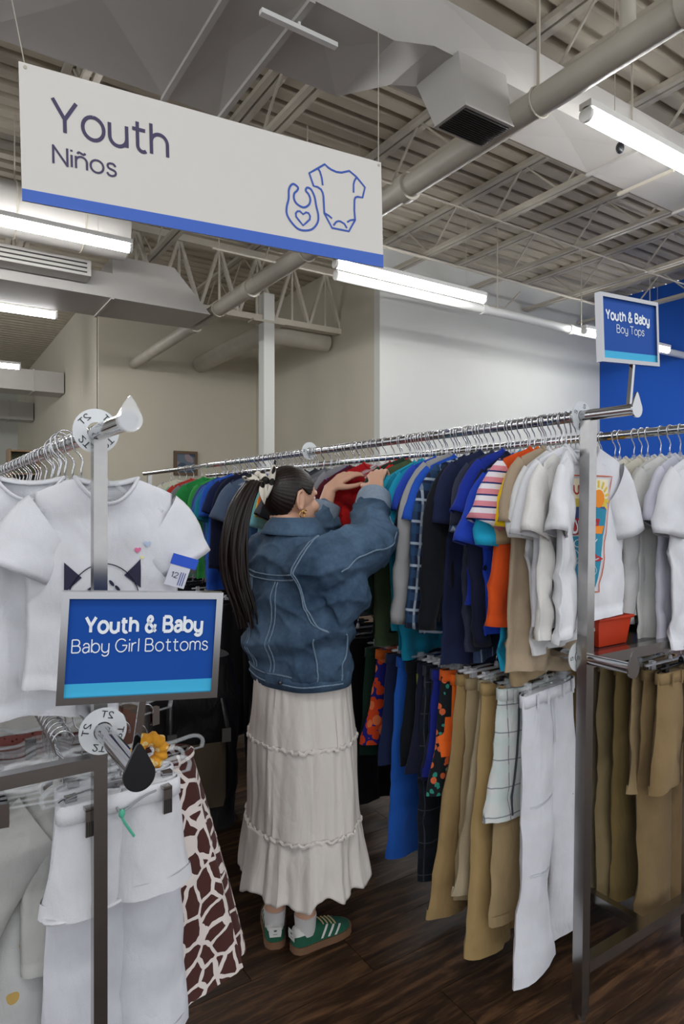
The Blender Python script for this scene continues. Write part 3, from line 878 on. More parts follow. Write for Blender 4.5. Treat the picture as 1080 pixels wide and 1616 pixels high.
# near to far on the long rack's upper rail: words, colour, y, mesh, yaw degrees, pattern/sleeve extras
navy, black = '#1b2038', '#14161d'
raglan = dict(sl=fabric('pink_stripe', '#d98a96', two_stripes('#e6e0e6', '#24306b', .036)))
yel = dict(sl=fabric('yellow_sleeve', '#f2c91d'))
UP = [
 ('bright white', '#dfe0e4', 1.275, 'S1', 28), ('warm white', '#dcdad6', 1.292, 'S5', 18), ('soft white', '#d8d8d8', 1.308, 'S2', 5),
 ('tan', '#a5937c', 1.322, 'S3', 4), ('orange and yellow', '#e5722a', 1.34, 'S6', 2, yel), ('burnt orange', '#d1501c', 1.36, 'S4', -2, raglan),
 ('khaki', '#b29b78', 1.378, 'S7', 0),
 ('cyan', '#1fa0c6', 1.405, 'S2', 6), ('royal blue', '#2444b4', 1.425, 'S8', 0), ('dark navy', '#191d35', 1.445, 'L1', 4), ('deep blue', '#1d3397', 1.47, 'S4', -3), ('slate black', '#33384a', 1.5, 'S7', 2),
 ('streaked slate blue', '#3f5272', 1.535, 'S6', 10, dict(pat=stripes(0, .03, .15, '#9aa6b8'))), ('navy', '#1f2645', 1.565, 'S3', 4), ('black', black, 1.595, 'L0', 2), ('charcoal black', '#1c1e26', 1.62, 'L2', 0),
 ('navy plaid', '#1c2640', 1.65, 'L1', 3, dict(pat=plaid(.07, '#2d4f73', '#aebccb'))), ('bright blue', '#2353b8', 1.68, 'S5', 0), ('heather grey', '#9a9a9a', 1.7, 'L0', 4), ('dark teal', '#1f5a6e', 1.735, 'S1', -2), ('ink navy', '#1a1c33', 1.765, 'S4', 2),
 ('cobalt blue', '#2b49b5', 1.8, 'S6', 9), ('midnight', '#1c1b30', 1.83, 'S8', 0), ('turquoise', '#1b93b5', 1.865, 'S7', 5), ('deep turquoise', '#137a97', 1.885, 'S3', -2), ('lime edged aqua', '#2aa3bf', 1.905, 'S2', 3),
 ('green', '#2f8a3c', 1.93, 'S5', 0), ('olive', '#46553a', 1.95, 'S7', 4), ('dark green', '#1f3d2c', 1.965, 'L2', 0), ('black green', '#182019', 1.98, 'S3', 2), ('bottle green', '#22382c', 1.995, 'L2', 0),
 ('bright red', '#c31d20', 2.02, 'S4', 4), ('scarlet', '#d32122', 2.075, 'S8', -3), ('crimson', '#b0171c', 2.13, 'S4', 5), ('deep red', '#a3151b', 2.235, 'S8', 0), ('vivid red', '#cf1f20', 2.275, 'S4', 8), ('maroon', '#4d1420', 2.34, 'S4', 0),
 ('purple', '#53307e', 2.39, 'S1', 2), ('light grey', '#85858a', 2.42, 'S3', 3), ('mid grey', '#75767c', 2.48, 'S7', 0), ('ash grey', '#6a6b6f', 2.55, 'S2', -3), ('charcoal', '#3a3b40', 2.62, 'S5', 4), ('graphite', '#2e2f35', 2.69, 'S6', 0), ('black cotton', '#191a1e', 2.75, 'S4', 0), ('iron grey', '#4b4c52', 2.81, 'S8', 0),
 ('orange', '#e06a22', 2.87, 'S3', 0), ('yellow', '#e8bd2b', 2.91, 'S6', 6), ('pale aqua', '#7fc3cf', 2.96, 'S2', 4), ('sky blue', '#4b83c9', 3.0, 'S5', 0), ('slate', '#5d6a7d', 3.05, 'S1', 5), ('steel blue', '#3f5e88', 3.1, 'S7', -2),
 ('blue with red plaid', '#2f4ba8', 3.16, 'S4', 4, dict(pat=plaid(.06, '#b23a48', '#e1dce0'))), ('denim blue', '#44618f', 3.22, 'L0', 0), ('royal', '#2748b0', 3.27, 'S6', 5), ('grey blue', '#56667c', 3.33, 'S8', 0), ('dark red trimmed navy', '#1f2440', 3.39, 'S3', 3), ('deep navy', '#171c33', 3.45, 'L1', 0),
 ('cornflower blue', '#3c6cc4', 3.52, 'S2', 5), ('navy cotton', '#20284a', 3.58, 'S5', 0), ('true blue', '#2b5cc0', 3.65, 'S7', 4), ('teal', '#1d7f93', 3.72, 'S1', 0), ('medium blue', '#3566ad', 3.8, 'S4', 3), ('dusk blue', '#3a4f86', 3.88, 'S6', 0),
 ('leaf green', '#3b9a4b', 3.96, 'S3', 4), ('kelly green', '#2a8a45', 4.08, 'S8', 0), ('grey cotton', '#7a7c80', 4.2, 'S2', 2), ('brick red', '#b5392f', 4.34, 'S5', 0), ('mint', '#7fb59a', 4.5, 'S7', 3), ('cream', '#d0cab8', 4.65, 'S4', 0), ('faded blue', '#6d83a6', 4.8, 'S1', 0), ('faded grey', '#9c9ca0', 5.0, 'S6', 0),
]
NZ = .088   # neck of a shirt below the rail
rq = rnd(77)
for i, e in enumerate(UP):
    word, hx, y, key, yaw = e[:5]
    if i >= 3: y += .01 if i < 9 else .03
    calm = 3 <= i < 9
    red = word in ('bright red', 'scarlet', 'crimson')
    ex = e[5] if len(e) > 5 else {}
    kind = 'long-sleeved' if key[0] == 'L' else 'short-sleeved'
    ms = SHORT[int(key[1]) - 1] if key[0] == 'S' else LONG[int(key[1])]
    m = white if word == 'white' else fabric(word.replace(' ', '_') + '_cloth', hx, ex.get('pat'))
    lab = f'{word} {kind} child shirt, {ordinal(i + 2)} from the near post on the long rail'
    yw = R(yaw + rq.uniform(-7, 6) * (i > 2 and not calm))
    xo = RX + (0 if calm or i < 3 else .03 if red else rq.uniform(-.012, .012))
    o = shirt((xo, y, RZ - NZ + rq.uniform(-.012, .006)), yw, ms, m, lab, 'shirts on the long upper rail', sleeves=ex.get('sl'), tilt=R(rq.uniform(-6, 6)), scale=.95 if i < 3 else (1.0 + .012 * (i - 3) if calm else .8 if red else rq.uniform(.93, 1.07)))
    hanger(RX, y, RZ, yw, f'clear hanger under the {word} shirt, {ordinal(i + 2)} from the near post', group='hangers on the long upper rail')
# bare hangers pushed between the shirts
for k in range(40):
    y = 1.30 + k * .068 + rq.uniform(-.02, .02)
    hanger(RX, y + .013, RZ, R(rq.uniform(-10, 10)), f'bare clear hanger squeezed in beside the {min(UP, key=lambda e_: abs(e_[2] + .02 - y - .013))[0]} shirt on the long rail', group='bare hangers between the shirts')

# printed tee on the end of the long rack
ST = Shirt(41, hw=.205, L=.545, th=.014, fold=.005, droop=74, sl=.16)
t = shirt((RX + .03, 1.258, RZ - NZ + .004), R(-2), ST.meshes(), white, 'white tee with an orange framed beach print, nearest on the long rack', None)
P = lambda x, z: ST.front(x, z)
def patch(poly_fn, nu, nv, name, m, off=.0025, parent=t, S=ST):
    return MB().grid(lambda u, v: S.front(*poly_fn(u, v), off), nu, nv).build(name, m, parent, True)
def quadfn(a, b, c, d):
    a, b, c, d = V(a), V(b), V(c), V(d)
    return lambda u, v: tuple((a * (1-u) + b * u) * (1-v) + (d * (1-u) + c * u) * v)
pr = lambda k, c: mat('print_' + k, c, .8)
# print frame spans x -.1..0.11, z -.085..-.43 (wider at the top)
XL, XRt, XRb, ZT, ZB = -.095, .125, .065, -.095, -.455
wr = lambda z: XRt + (XRb - XRt) * (z - ZT) / (ZB - ZT)
wl = lambda z: XL + .035 * (z - ZT) / (ZB - ZT)
def band(z0, z1, name, m, i0=.012, i1=.012, off=.0025):
    patch(quadfn((wl(z0)+i0, z0), (wr(z0)-i1, z0), (wr(z1)-i1, z1), (wl(z1)+i0, z1)), 14, 6, name, m, off)
band(-.105, -.185, 'print_sky', pr('cream', '#ece2c4'))
band(-.165, -.19, 'print_sand', pr('sand', '#d8c24c'), off=.003)
band(-.19, -.225, 'print_mountain', pr('slate', '#41548c'), off=.003)
band(-.225, -.275, 'print_panel', pr('red', '#b03038'), i1=.075, off=.003)
patch(quadfn((.03, -.19), (wr(-.19)-.012, -.2), (wr(-.28)-.012, -.28), (.03, -.28)), 6, 6, 'print_water', pr('teal', '#2a88a6'), .0032)
patch(quadfn((.03, -.225), (.062, -.228), (.06, -.255), (.03, -.252)), 4, 3, 'print_sail', pr('red', '#b03038'), .0038)
patch(quadfn((.03, -.25), (.082, -.25), (.075, -.275), (.03, -.272)), 4, 3, 'print_boat', pr('orange', '#ea8c26'), .0042)
band(-.28, -.44, 'print_sea', pr('teal', '#2a88a6'))
patch(lambda u, v: (.055 + .028 * v * math.cos(2*PI*u), -.165 + .028 * v * math.sin(2*PI*u)), 20, 3, 'print_sun', pr('orange', '#ea8c26'), .0034)
for k in range(8):
    a = R(-35 + k * 25)
    patch(lambda u, v, a=a: (.055 + (.034 + .022*v) * math.cos(a) - (u-.5)*.008*math.sin(a), -.165 + (.034 + .022*v) * math.sin(a) + (u-.5)*.008*math.cos(a)), 2, 3, 'print_ray', pr('yellow', '#dcc24a'), .0034)
def stroke(pts, wd, name, m, closed=False, off=.004, S=ST, parent=t):
    mb = MB().ribbon(pts, wd, 0, closed, 0)
    mb.v = [S.front(x, z, off) for x, y_, z in mb.v]
    mb.f = [f for f in mb.f]
    return mb.build(name, m, parent)
fr = [(wl(ZT) + (wr(ZT)-wl(ZT))*k/10, ZT) for k in range(10)] + [(wr(ZT + (ZB-ZT)*k/14), ZT + (ZB-ZT)*k/14) for k in range(14)] + [(wr(ZB) + (wl(ZB)-wr(ZB))*k/8, ZB) for k in range(8)] + [(wl(ZB + (ZT-ZB)*k/14), ZB + (ZT-ZB)*k/14) for k in range(14)]
stroke(fr, .004, 'print_frame', pr('coral', '#e0825a'), True, .0036)
for k in range(2):
    c0 = (-.04 + .075*k, -.34 - .05*k)
    stroke([(c0[0] + (.003 + .0012*j) * math.cos(j*.6), c0[1] + (.003 + .0012*j) * math.sin(j*.6)) for j in range(20)], .003, 'print_swirl', pr('white', '#e6eaee'))
stroke([(wl(-.37)+.012, -.362), (-.06, -.372), (-.03, -.362), (0, -.355), (.03, -.36), (.06, -.35)], .004, 'print_wave', pr('white', '#e6eaee'))
stroke([(-.02, -.42), (-.012, -.395), (.01, -.375), (.03, -.4), (.045, -.43)], .004, 'print_wave', pr('white', '#e6eaee'))
patch(quadfn((.045, -.335), (.075, -.352), (.06, -.36), (.04, -.358)), 3, 2, 'print_fin', pr('red', '#b03038'), .004)
lettering('OUND', -.085, .035, -.15, .026, 0, pr('red', '#b03038'), t, bold=.14, fn=lambda x, z: ST.front(x, z, .004), name='print_lettering')
lettering('EOLO', -.088, .03, -.268, .036, 0, pr('white', '#e6eaee'), t, bold=.14, fn=lambda x, z: ST.front(x, z, .0042), name='print_lettering')
lettering('YCAY', -.08, .05, -.312, .022, 0, pr('white', '#e6eaee'), t, fn=lambda x, z: ST.front(x, z, .0042), name='print_lettering')
hanger(RX + .0, 1.258, RZ, R(-2), 'clear hanger under the beach print tee at the end of the long rack', group='hangers on the long upper rail')

# ---- trousers, shorts, skirts
class Pants:
    def __init__(s, seed, hw=.15, L=.75, lw=.095, lw0=None, spread=.02, th=.019, flare=0, crease=.004):
        s.seed, s.hw, s.L, s.lw, s.spread, s.th, s.flare, s.crease = seed, hw, L, lw, spread, th, flare, crease
    def leg(s, sgn):
        m = 22 if s.L > .45 else 12; n = 20
        q = rnd(s.seed * 11 + sgn)
        sway = q.uniform(-.02, .02); sy = q.uniform(-.025, .025)
        vs = []; fs = []
        cr = .22
        for i in range(m + 2):
            t = min(1, i / m); z = -t * s.L
            d = -z
            if d < cr:
                k = d / cr
                half = s.hw * (.5 + .06 * math.sin(k * PI / 2)); cx = s.hw * (.5 - .02 * k)
                half += .012 * k
            else:
                k = (d - cr) / max(.05, s.L - cr)
                h0 = s.hw * .56 + .012
                half = h0 + (s.lw - h0) * min(1, k * 1.5) ** .8
                if s.flare and k > .55: half += s.flare * ((k - .55) / .45) ** 1.3
                cx = s.hw * .48 + s.spread * k
            th = s.th * (1 + .35 * math.sin(min(1, d / .2) * PI / 2)) * (.9 + .2 * t)
            if i == m + 1: half -= .003; th -= .002
            if m - 1 <= i <= m: half += .0015; th += .0015
            c = V((sgn * cx + sway * t * t, sy * t * t + sgn * .004, z))
            for j in range(n):
                a = 2 * PI * j / n
                ca, sa = math.cos(a), math.sin(a)
                x = half * math.copysign(abs(ca) ** .9, ca); y = th * sa * (1 - .35 * abs(ca) ** 3)
                p = c + V((x, y, 0))
                w1 = noise.noise(V((p.x * 8 + s.seed, p.z * 5, sgn * 3 + (1 if sa > 0 else 0)))) * .014 * min(1, .25 + t)
                w2 = noise.noise(V((p.x * 22, p.z * 16 + s.seed, sgn))) * s.crease
                c3 = 1 - min(1, abs(noise.noise(V((p.x * 9 + 3 * p.z, p.z * 5 + s.seed * 2.2, sgn)))) * 3)
                p.y += w1 + w2 + c3 * c3 * .009 * min(1, .3 + t)
                p.x += noise.noise(V((s.seed, p.z * 7, a))) * .006
                if i == m + 1: p.z += .03
                vs.append(p)
        for i in range(m + 1):
            for j in range(n): fs.append((i*n + j, i*n + (j+1) % n, (i+1)*n + (j+1) % n, (i+1)*n + j))
        fs.append(tuple(range(n - 1, -1, -1)))
        return MB().add(vs, fs).mesh('trouser_leg', True, 50)
    def band(s):
        n = 28; vs = []; fs = []
        for z, g in ((.002, -.002), (.002, .003), (-.034, .004), (-.036, .0)):
            for j in range(n):
                a = 2 * PI * j / n; ca, sa = math.cos(a), math.sin(a)
                y = (s.th + g + .002) * math.copysign(abs(sa) ** .6, sa)
                vs.append(V((( s.hw + g) * math.copysign(abs(ca) ** .8, ca), y, z + .003 * math.sin(3 * ca + s.seed))))
        for i in range(3):
            for j in range(n): fs.append((i*n + j, i*n + (j+1) % n, (i+1)*n + (j+1) % n, (i+1)*n + j))
        return MB().add(vs, fs).mesh('waistband', True)
    def meshes(s): return s.leg(-1), s.leg(1), s.band()
LOOP = MB().box((-.004, -.004, -.04), (.004, .0, .004)).mesh('belt_loop')
def pants(loc, yaw, P_, m, label, group, band=None, loops=True, name='trousers', cat='trousers', tilt=0, extra=None):
    r = empty(name, loc, (0, tilt, yaw))
    tag(r, label, cat, group)
    a, b, c = P_.meshes() if isinstance(P_, Pants) else P_
    link('trouser_leg', a, m, r); link('trouser_leg', b, m, r); link('waistband', c, band or m, r)
    hw = P_.hw if isinstance(P_, Pants) else .15; th = P_.th if isinstance(P_, Pants) else .022
    if loops:
        for q in (-.7, -.3, .3, .7): link('belt_loop', LOOP, m, r, loc=(q * hw, -th * 1.12 - .004, 0))
        MB().box((-.006, -.003, -.17), (.006, 0, -.03)).build('fly', m, r, loc=(0, -th - .006, 0))
    return r
def strip_on(parent, P_, u, z0, z1, wd, m, name, sgn=-1):
    # narrow trim sewn down the front of a leg
    legs_ = [c_ for c_ in parent.children if c_.name.startswith('trouser_leg')]
    lm = min(legs_, key=lambda c_: sgn * -1 * sum(v_.co.x for v_ in c_.data.vertices)).data
    bv = BVHTree.FromPolygons([v.co for v in lm.vertices], [tuple(p.vertices) for p in lm.polygons])
    mb = MB(); vs = []; fs = []
    k = 14 if abs(z1 - z0) > .02 else 1
    nc = max(1, int(wd / .018))
    for i in range(k + 1):
        z = z0 + (z1 - z0) * i / k
        x = u(i / k) if callable(u) else u
        row = []
        for j in range(nc + 1):
            xx = x + wd * (j / nc - .5)
            h = bv.ray_cast(V((xx, -.5, z)), V((0, 1, 0)))
            row.append([xx, h[0].y - .003 if h[0] else None, z])
        good = [q for q in row if q[1] is not None] or [[x, -.03, z]]
        for q in row:
            if q[1] is None:
                n_ = min(good, key=lambda g_: abs(g_[0] - q[0])); q[0], q[1] = n_[0], n_[1]
        vs += [V(q) for q in row]
    for i in range(k):
        for j in range(nc): a_ = i * (nc + 1) + j; fs.append((a_, a_ + 1, a_ + nc + 2, a_ + nc + 1))
    return mb.add(vs, fs).build(name, m, parent)
WZ = .118
khaki = fabric('khaki_twill', '#a08a66'); khaki2 = fabric('light_khaki_twill', '#ab9c80'); khaki3 = fabric('golden_khaki_twill', '#a68c5e'); khaki4 = fabric('brown_khaki_twill', '#8b7450')
LOW = [  # words, material, y, pants, yaw, kind, hanger material
 ('long white baseball trousers', fabric('white_twill', '#d9dae0'), 1.355, Pants(3, .155, .83, .08, flare=.04, spread=.045), 10, 'trousers', None, {}),
 ('white plaid shorts', fabric('white_plaid', '#dcdedc', plaid(.085, '#cfe0dc', '#6f7780', .022, .3)), 1.4, Pants(4, .15, .40, .105), -6, 'shorts', M_clear, {}),
 ('khaki trousers', khaki, 1.445, Pants(5, .145, .72, .1, spread=.05), 6, 'trousers', M_bclip, {}),
 ('golden khaki trousers', khaki3, 1.485, Pants(6, .145, .84, .1, spread=.045), 2, 'trousers', M_clear, {}),
 ('pale khaki trousers', khaki2, 1.525, Pants(7, .145, .67, .105, spread=.05), 8, 'trousers', M_wclip, {}),
 ('light tan trousers', fabric('light_tan_twill', '#a39171'), 1.565, Pants(8, .145, .70, .1, spread=.045), 0, 'trousers', M_wclip, {}),
 ('brown khaki trousers', fabric('tan_twill', '#9c8258'), 1.605, Pants(9, .145, .78, .1, spread=.06), 6, 'trousers', M_wclip, {}),
 ('orange shorts', fabric('orange_shorts', '#e86a1e'), 1.64, Pants(10, .15, .44, .105, spread=.04), 3, 'shorts', M_clear, {}),
 ('black leaf print shorts with orange pockets', fabric('leaf_print', '#181c20', voro(34, '#2f8a78', .3, col3='#d0643c')), 1.67, Pants(11, .175, .40, .12, spread=.04), 5, 'shorts', M_clear, {'pocket': '#f06a1c', 'band': '#e8641c'}),
 ('royal blue shorts', fabric('royal_shorts', '#1e2a86'), 1.7, Pants(12, .16, .36, .105), 0, 'shorts', M_clear, {}),
 ('dark denim shorts with a pale seam', fabric('dark_denim', '#232743'), 1.735, Pants(13, .165, .38, .11), 7, 'shorts', M_wclip, {'stripe': '#7b7f98'}),
 ('dark navy jeans', fabric('dark_jeans', '#151922', plaid(.11, '#1b2230', '#3a4048', .02, .3)), 1.755, Pants(14, .165, .74, .1), 2, 'trousers', M_wclip, {}),
 ('navy athletic shorts with a white stripe', fabric('navy_athletic', '#191c30'), 1.79, Pants(15, .17, .37, .12), 5, 'shorts', M_wclip, {'stripe': '#d0d2d6'}),
 ('black shorts with a lime panel', fabric('black_mesh', '#15171c'), 1.835, Pants(16, .165, .36, .115), 0, 'shorts', M_clear, {'stripe': '#b6c060'}),
 ('bright blue trousers', fabric('bright_blue_knit', '#2058b0'), 1.9, Pants(17, .165, .72, .1), 4, 'trousers', M_clear, {}),
 ('navy shorts', fabric('navy_shorts', '#1d2748'), 1.96, Pants(18, .17, .40, .115), 3, 'shorts', M_wclip, {}),
 ('blue swim shorts with orange flowers', fabric('floral_swim', '#23247c', voro(26, '#d8481e', .5, col3='#e87a4a')), 2.05, Pants(19, .17, .36, .115), 6, 'shorts', M_clear, {'band': '#d8641c'}),
 ('dark green shorts', fabric('green_shorts', '#1f3a2e'), 2.11, Pants(20, .17, .42, .115), 0, 'shorts', M_clear, {}),
]
for k, (wd, hx, y) in enumerate([('black', '#17171b', 2.28), ('brown black', '#1f1a18', 2.4), ('coal', '#141418', 2.52), ('dim navy', '#161a26', 2.66), ('dull green', '#1d2622', 2.8), ('soft black', '#19191c', 2.95), ('jet black', '#0f0f12', 3.1), ('deep black', '#121214', 3.24), ('soot black', '#151416', 3.38), ('ink black', '#101116', 3.5), ('worn black', '#17161a', 3.64), ('smoke black', '#1b1b20', 3.8), ('dim brown', '#2a2420', 3.96), ('flat black', '#121317', 4.12), ('faded black', '#1a1a1e', 4.3), ('plain black', '#131317', 4.5), ('dusky black', '#18171a', 4.75)]):
    LOW.append((wd + ' trousers', fabric(wd.replace(' ', '_') + '_trouser', hx), y, Pants(30 + k % 5, .19, .70 + .06 * (k % 4), .12), (k * 37) % 11 - 3, 'trousers', (M_clear, M_wclip, M_bclip)[k % 3], {}))
for i, (wd, m, y, pp, yaw, cat, hm, ex) in enumerate(LOW):
    q = rnd(900 + i)
    xo = RX - .017 + q.uniform(-.012, .012)
    bd = mat('band_' + str(i), ex['band'], .8) if 'band' in ex else None
    o = pants((xo, y, RLZ - WZ), R(yaw), pp, m, f'{wd}, {ordinal(i + 1)} from the near post on the lower rail', 'trousers and shorts on the long lower rail', band=bd, name=cat, cat=cat, tilt=R(q.uniform(-3, 3)), loops=(i < 9))
    if 'stripe' in ex:
        strip_on(o, pp, lambda t_: -pp.hw * .8 - .004 * math.sin(t_ * 3), -.04, -pp.L + .01, .007, mat('trim' + str(i), ex['stripe'], .8), 'side_stripe')
    if 'pocket' in ex:
        strip_on(o, pp, -pp.hw * .72, -.15, -.28, .13, mat('pocket' + str(i), ex['pocket'], .8), 'cargo_pocket')
    if i == 1:
        strip_on(o, pp, lambda t_: -pp.hw * .55 - .04 * t_, -.01, -pp.L + .012, .009, mat('grey_piping', '#4d5058', .8), 'side_stripe')
    if i == 0:
        strip_on(o, pp, lambda t_: -pp.hw * .55, -.33, -.335, .13, mat('seam_white', '#c4c6cc', .8), 'knee_seam')
        strip_on(o, pp, lambda t_: -pp.hw * .62, -.53, -.535, .14, mat('seam_white', '#c4c6cc', .8), 'knee_seam')
    hanger(RX - .017, y, RLZ, R(yaw), f'clip hanger holding the {wd} on the lower rail', 'clip', hm or M_clear, 'clip hangers on the long lower rail')

# ---- second rail of the long rack
R2U = [('white', white, 1.185, 'S2', 0), ('cool white', fabric('cool_white', '#d2d3e0'), 1.262, 'S6', 6), ('warm white', white2, 1.3, 'S3', -3), ('cuffed white', fabric('grey_white', '#cfcfce'), 1.335, 'L0', 4), ('cream', fabric('cream_cotton', '#d6d2c4'), 1.385, 'S5', 2), ('speckled cream', fabric('speckled', '#d8d4c8', voro(30, '#22201e', .16)), 1.44, 'S1', 0), ('pale cream', fabric('pale_cream', '#dad6c8'), 1.5, 'S4', 3),
       ('golden yellow', fabric('gold_cotton', '#e3a91c'), 1.58, 'S7', 0), ('black trimmed', fabric('black_cotton2', '#22242a'), 1.67, 'S8', 0), ('soft yellow', fabric('soft_yellow', '#d9c078'), 1.77, 'S2', 0), ('bone', fabric('bone', '#d0ccbe'), 1.9, 'S3', 0), ('ivory', fabric('ivory', '#dad8cc'), 2.05, 'S5', 0), ('grey marl', fabric('grey_marl', '#a5a5a6'), 2.25, 'S1', 0), ('stone', fabric('stone', '#b8b2a4'), 2.5, 'S6', 0)]
for i, (wd, m, y, key, yaw) in enumerate(R2U):
    ms = SHORT[int(key[1]) - 1] if key[0] == 'S' else LONG[int(key[1])]
    shirt((RX2 + .02, y, RZ - NZ), R(yaw), ms, m, f'{wd} child shirt on the second rail, {ordinal(i + 1)} from its near end', 'shirts on the second rail', scale=1.02)
    hanger(RX2, y, RZ, R(yaw), f'clear hanger under the {wd} shirt on the second rail', group='hangers on the second rail')
for k in range(12):
    hanger(RX2, 1.28 + k * .11 + .02, RZ, R((k * 53) % 17 - 8), f'bare clear hanger beside the {min(R2U, key=lambda e_: abs(e_[2] - (1.30 + k * .11)))[0]} shirt on the second rail', group='bare hangers on the second rail')
R2L = [('brown khaki', khaki4, 1.25, .40, 4, 'shorts'), ('bark brown', fabric('bark', '#7d6848'), 1.29, .84, 0, 'trousers'), ('khaki', khaki, 1.35, .42, 6, 'shorts'), ('dark khaki', fabric('dark_khaki', '#78663f'), 1.4, .84, 2, 'trousers'), ('olive tan', fabric('olive_tan', '#8a7a58'), 1.46, .84, 0, 'trousers'), ('sand', khaki2, 1.53, .84, 5, 'trousers'), ('golden tan', khaki3, 1.61, .84, 0, 'trousers'), ('dusky tan', fabric('dusky_tan', '#77694c'), 1.7, .84, 3, 'trousers'), ('muddy tan', fabric('muddy_tan', '#6d5d40'), 1.85, .84, 0, 'trousers'), ('dim tan', fabric('dim_tan', '#655740'), 2.0, .84, 0, 'trousers')]
for i, (wd, m, y, L_, yaw, cat) in enumerate(R2L):
    pp = Pants(60 + i, .165, L_, .1 if cat == 'trousers' else .115)
    pants((RX2 - .017, y, RLZ - WZ), R(yaw), pp, m, f'{wd} {cat} under the second rail, {ordinal(i + 1)} from its near end', 'khaki bottoms on the second lower rail', name=cat, cat=cat, loops=i < 4)
    hanger(RX2 - .017, y, RLZ, R(yaw), f'clip hanger holding the {wd} {cat} under the second rail', 'clip', (M_bclip, M_wclip, M_clear)[i % 3], 'clip hangers on the second lower rail')
# red folded bin on the shelf
b = empty('storage_bin', (1.93, 1.36, 1.052))
tag(b, 'red orange open bin standing on the rack shelf behind the beach print tee', 'bin')
M_red = mat('red_bin', '#c63a18', .5)
MB().hexa([(-.075,-.06,0),(.075,-.06,0),(.075,.06,0),(-.075,.06,0)], [(-.09,-.07,.09),(.09,-.07,.09),(.09,.07,.09),(-.09,.07,.09)]).build('bin_body', M_red, b)
MB().tube([(-.093,-.073,.09),(.093,-.073,.09),(.093,.073,.09),(-.093,.073,.09)], .006, 6, closed=True).build('rim', M_red, b)

# ---- left rack
CAT = Shirt(51, hw=.155, L=.45, th=.02, fold=.007, droop=58, sl=.10, ns=.45)
cz = LZ - .083
t2 = shirt((LX + .045, 1.46, cz), R(-2), CAT.meshes(), white, 'white baby tee with a cat face drawing behind the chrome post', None)
dk = mat('print_charcoal', '#2c2c44', .85)
class Shifted:
    def front(s, x, z, off=.0025): return CAT.front(x - .013, z + .017, off)
CATP = Shifted()
cat_arc = [( .002 + .078 * math.cos(a), -.30 + .095 * math.sin(a)) for a in [R(-20 + k * 220 / 30) for k in range(31)]]
stroke(cat_arc, .0022, 'cat_outline', dk, S=CATP, parent=t2)
for sx in (-1, 1):
    tri = quadfn((.002 + sx*.044, -.232), (.002 + sx*.044, -.232), (.002 + sx*.079, -.198), (.002 + sx*.08, -.262))
    patch(tri, 5, 5, 'cat_ear', dk, .003, t2, CATP)
    for q in ((.018, -.238), (.03, -.25)):
        patch(lambda u, v, q=q: (.002 + sx*q[0] + .004 * v * math.cos(2*PI*u) - .004*v*math.sin(2*PI*u)*sx, q[1] - .01 + .007 * v * math.sin(2*PI*u)), 10, 2, 'cat_marking', dk, .003, t2, CATP)
    patch(lambda u, v: (.002 + sx*.046 + .009 * v * math.cos(2*PI*u), -.287 + .008 * v * math.sin(2*PI*u)), 12, 2, 'cat_eye', dk, .003, t2, CATP)
def heartfn(cx, cz_, s_):
    def f(u, v):
        a = 2 * PI * u
        return (cx + s_ * v * .0625 * 16 * math.sin(a) ** 3, cz_ + s_ * v * .0625 * (13 * math.cos(a) - 5 * math.cos(2*a) - 2 * math.cos(3*a) - math.cos(4*a)))
    return f
patch(heartfn(.075, -.178, .0075), 20, 2, 'heart_print', pr('pink', '#e27aa2'), .003, t2, CATP)
patch(heartfn(.096, -.165, .0078), 20, 2, 'heart_print', pr('pale_blue', '#b9c9e0'), .003, t2, CATP)
patch(heartfn(.085, -.195, .004), 16, 2, 'heart_print', pr('pale_yellow', '#e6e08c'), .003, t2, CATP)
hanger(LX + .04, 1.46, LZ, R(-2), 'clear hanger under the cat face tee behind the post', 'small')
# price ticket pinned on the tee sleeve
k = empty('price_ticket', (LX + .205, 1.418, cz - .19), (R(4), R(18), R(-6)))
tag(k, 'blue and white price ticket pinned to the cat face tee', 'ticket')
MB().box((-.03, -.001, -.012), (.03, .001, .012)).build('blue_strip', mat('ticket_blue', '#2454c8', .5), k)
MB().box((-.028, .0, -.06), (.018, .002, -.012)).build('paper', mat('ticket_paper', '#d5d8e2', .7), k)
lettering('12', -.02, -.004, -.04, .012, -.001, M_dink, k, name='lettering')
for i in range(3): MB().box((0 + i*.005, -.0008, -.055), (.002 + i*.005, -.0002, -.025)).build('print_line', mat('ticket_ink', '#5a62a0', .8), k)
LU = [('white sleeveless', white, 1.52, 'S1', -12, .88), ('white ruffled', white2, 1.58, 'S4', -18, .86), ('ivory', fabric('ivory2', '#dcd9cf'), 1.66, 'S6', -8, .84), ('yellow hemmed white', fabric('yellow_hem', '#d8d6d2'), 1.74, 'S3', -10, .9), ('pale pink', fabric('pale_pink', '#d9b8b8'), 1.85, 'S2', 0, .82), ('blush', fabric('blush', '#c9a3a0'), 1.98, 'S5', 0, .82), ('rose', fabric('rose', '#b9707a'), 2.12, 'S7', 0, .82), ('beige', fabric('beige', '#b7a58c'), 2.3, 'S8', 0, .82), ('tan', fabric('tan2', '#a88f70'), 2.55, 'S1', 0, .82), ('pink', fabric('pink2', '#c9848e'), 2.85, 'S3', 0, .82), ('grey', fabric('grey2', '#8f8f92'), 3.2, 'S4', 0, .82), ('mauve', fabric('mauve', '#8a6878'), 3.6, 'S6', 0, .82)]
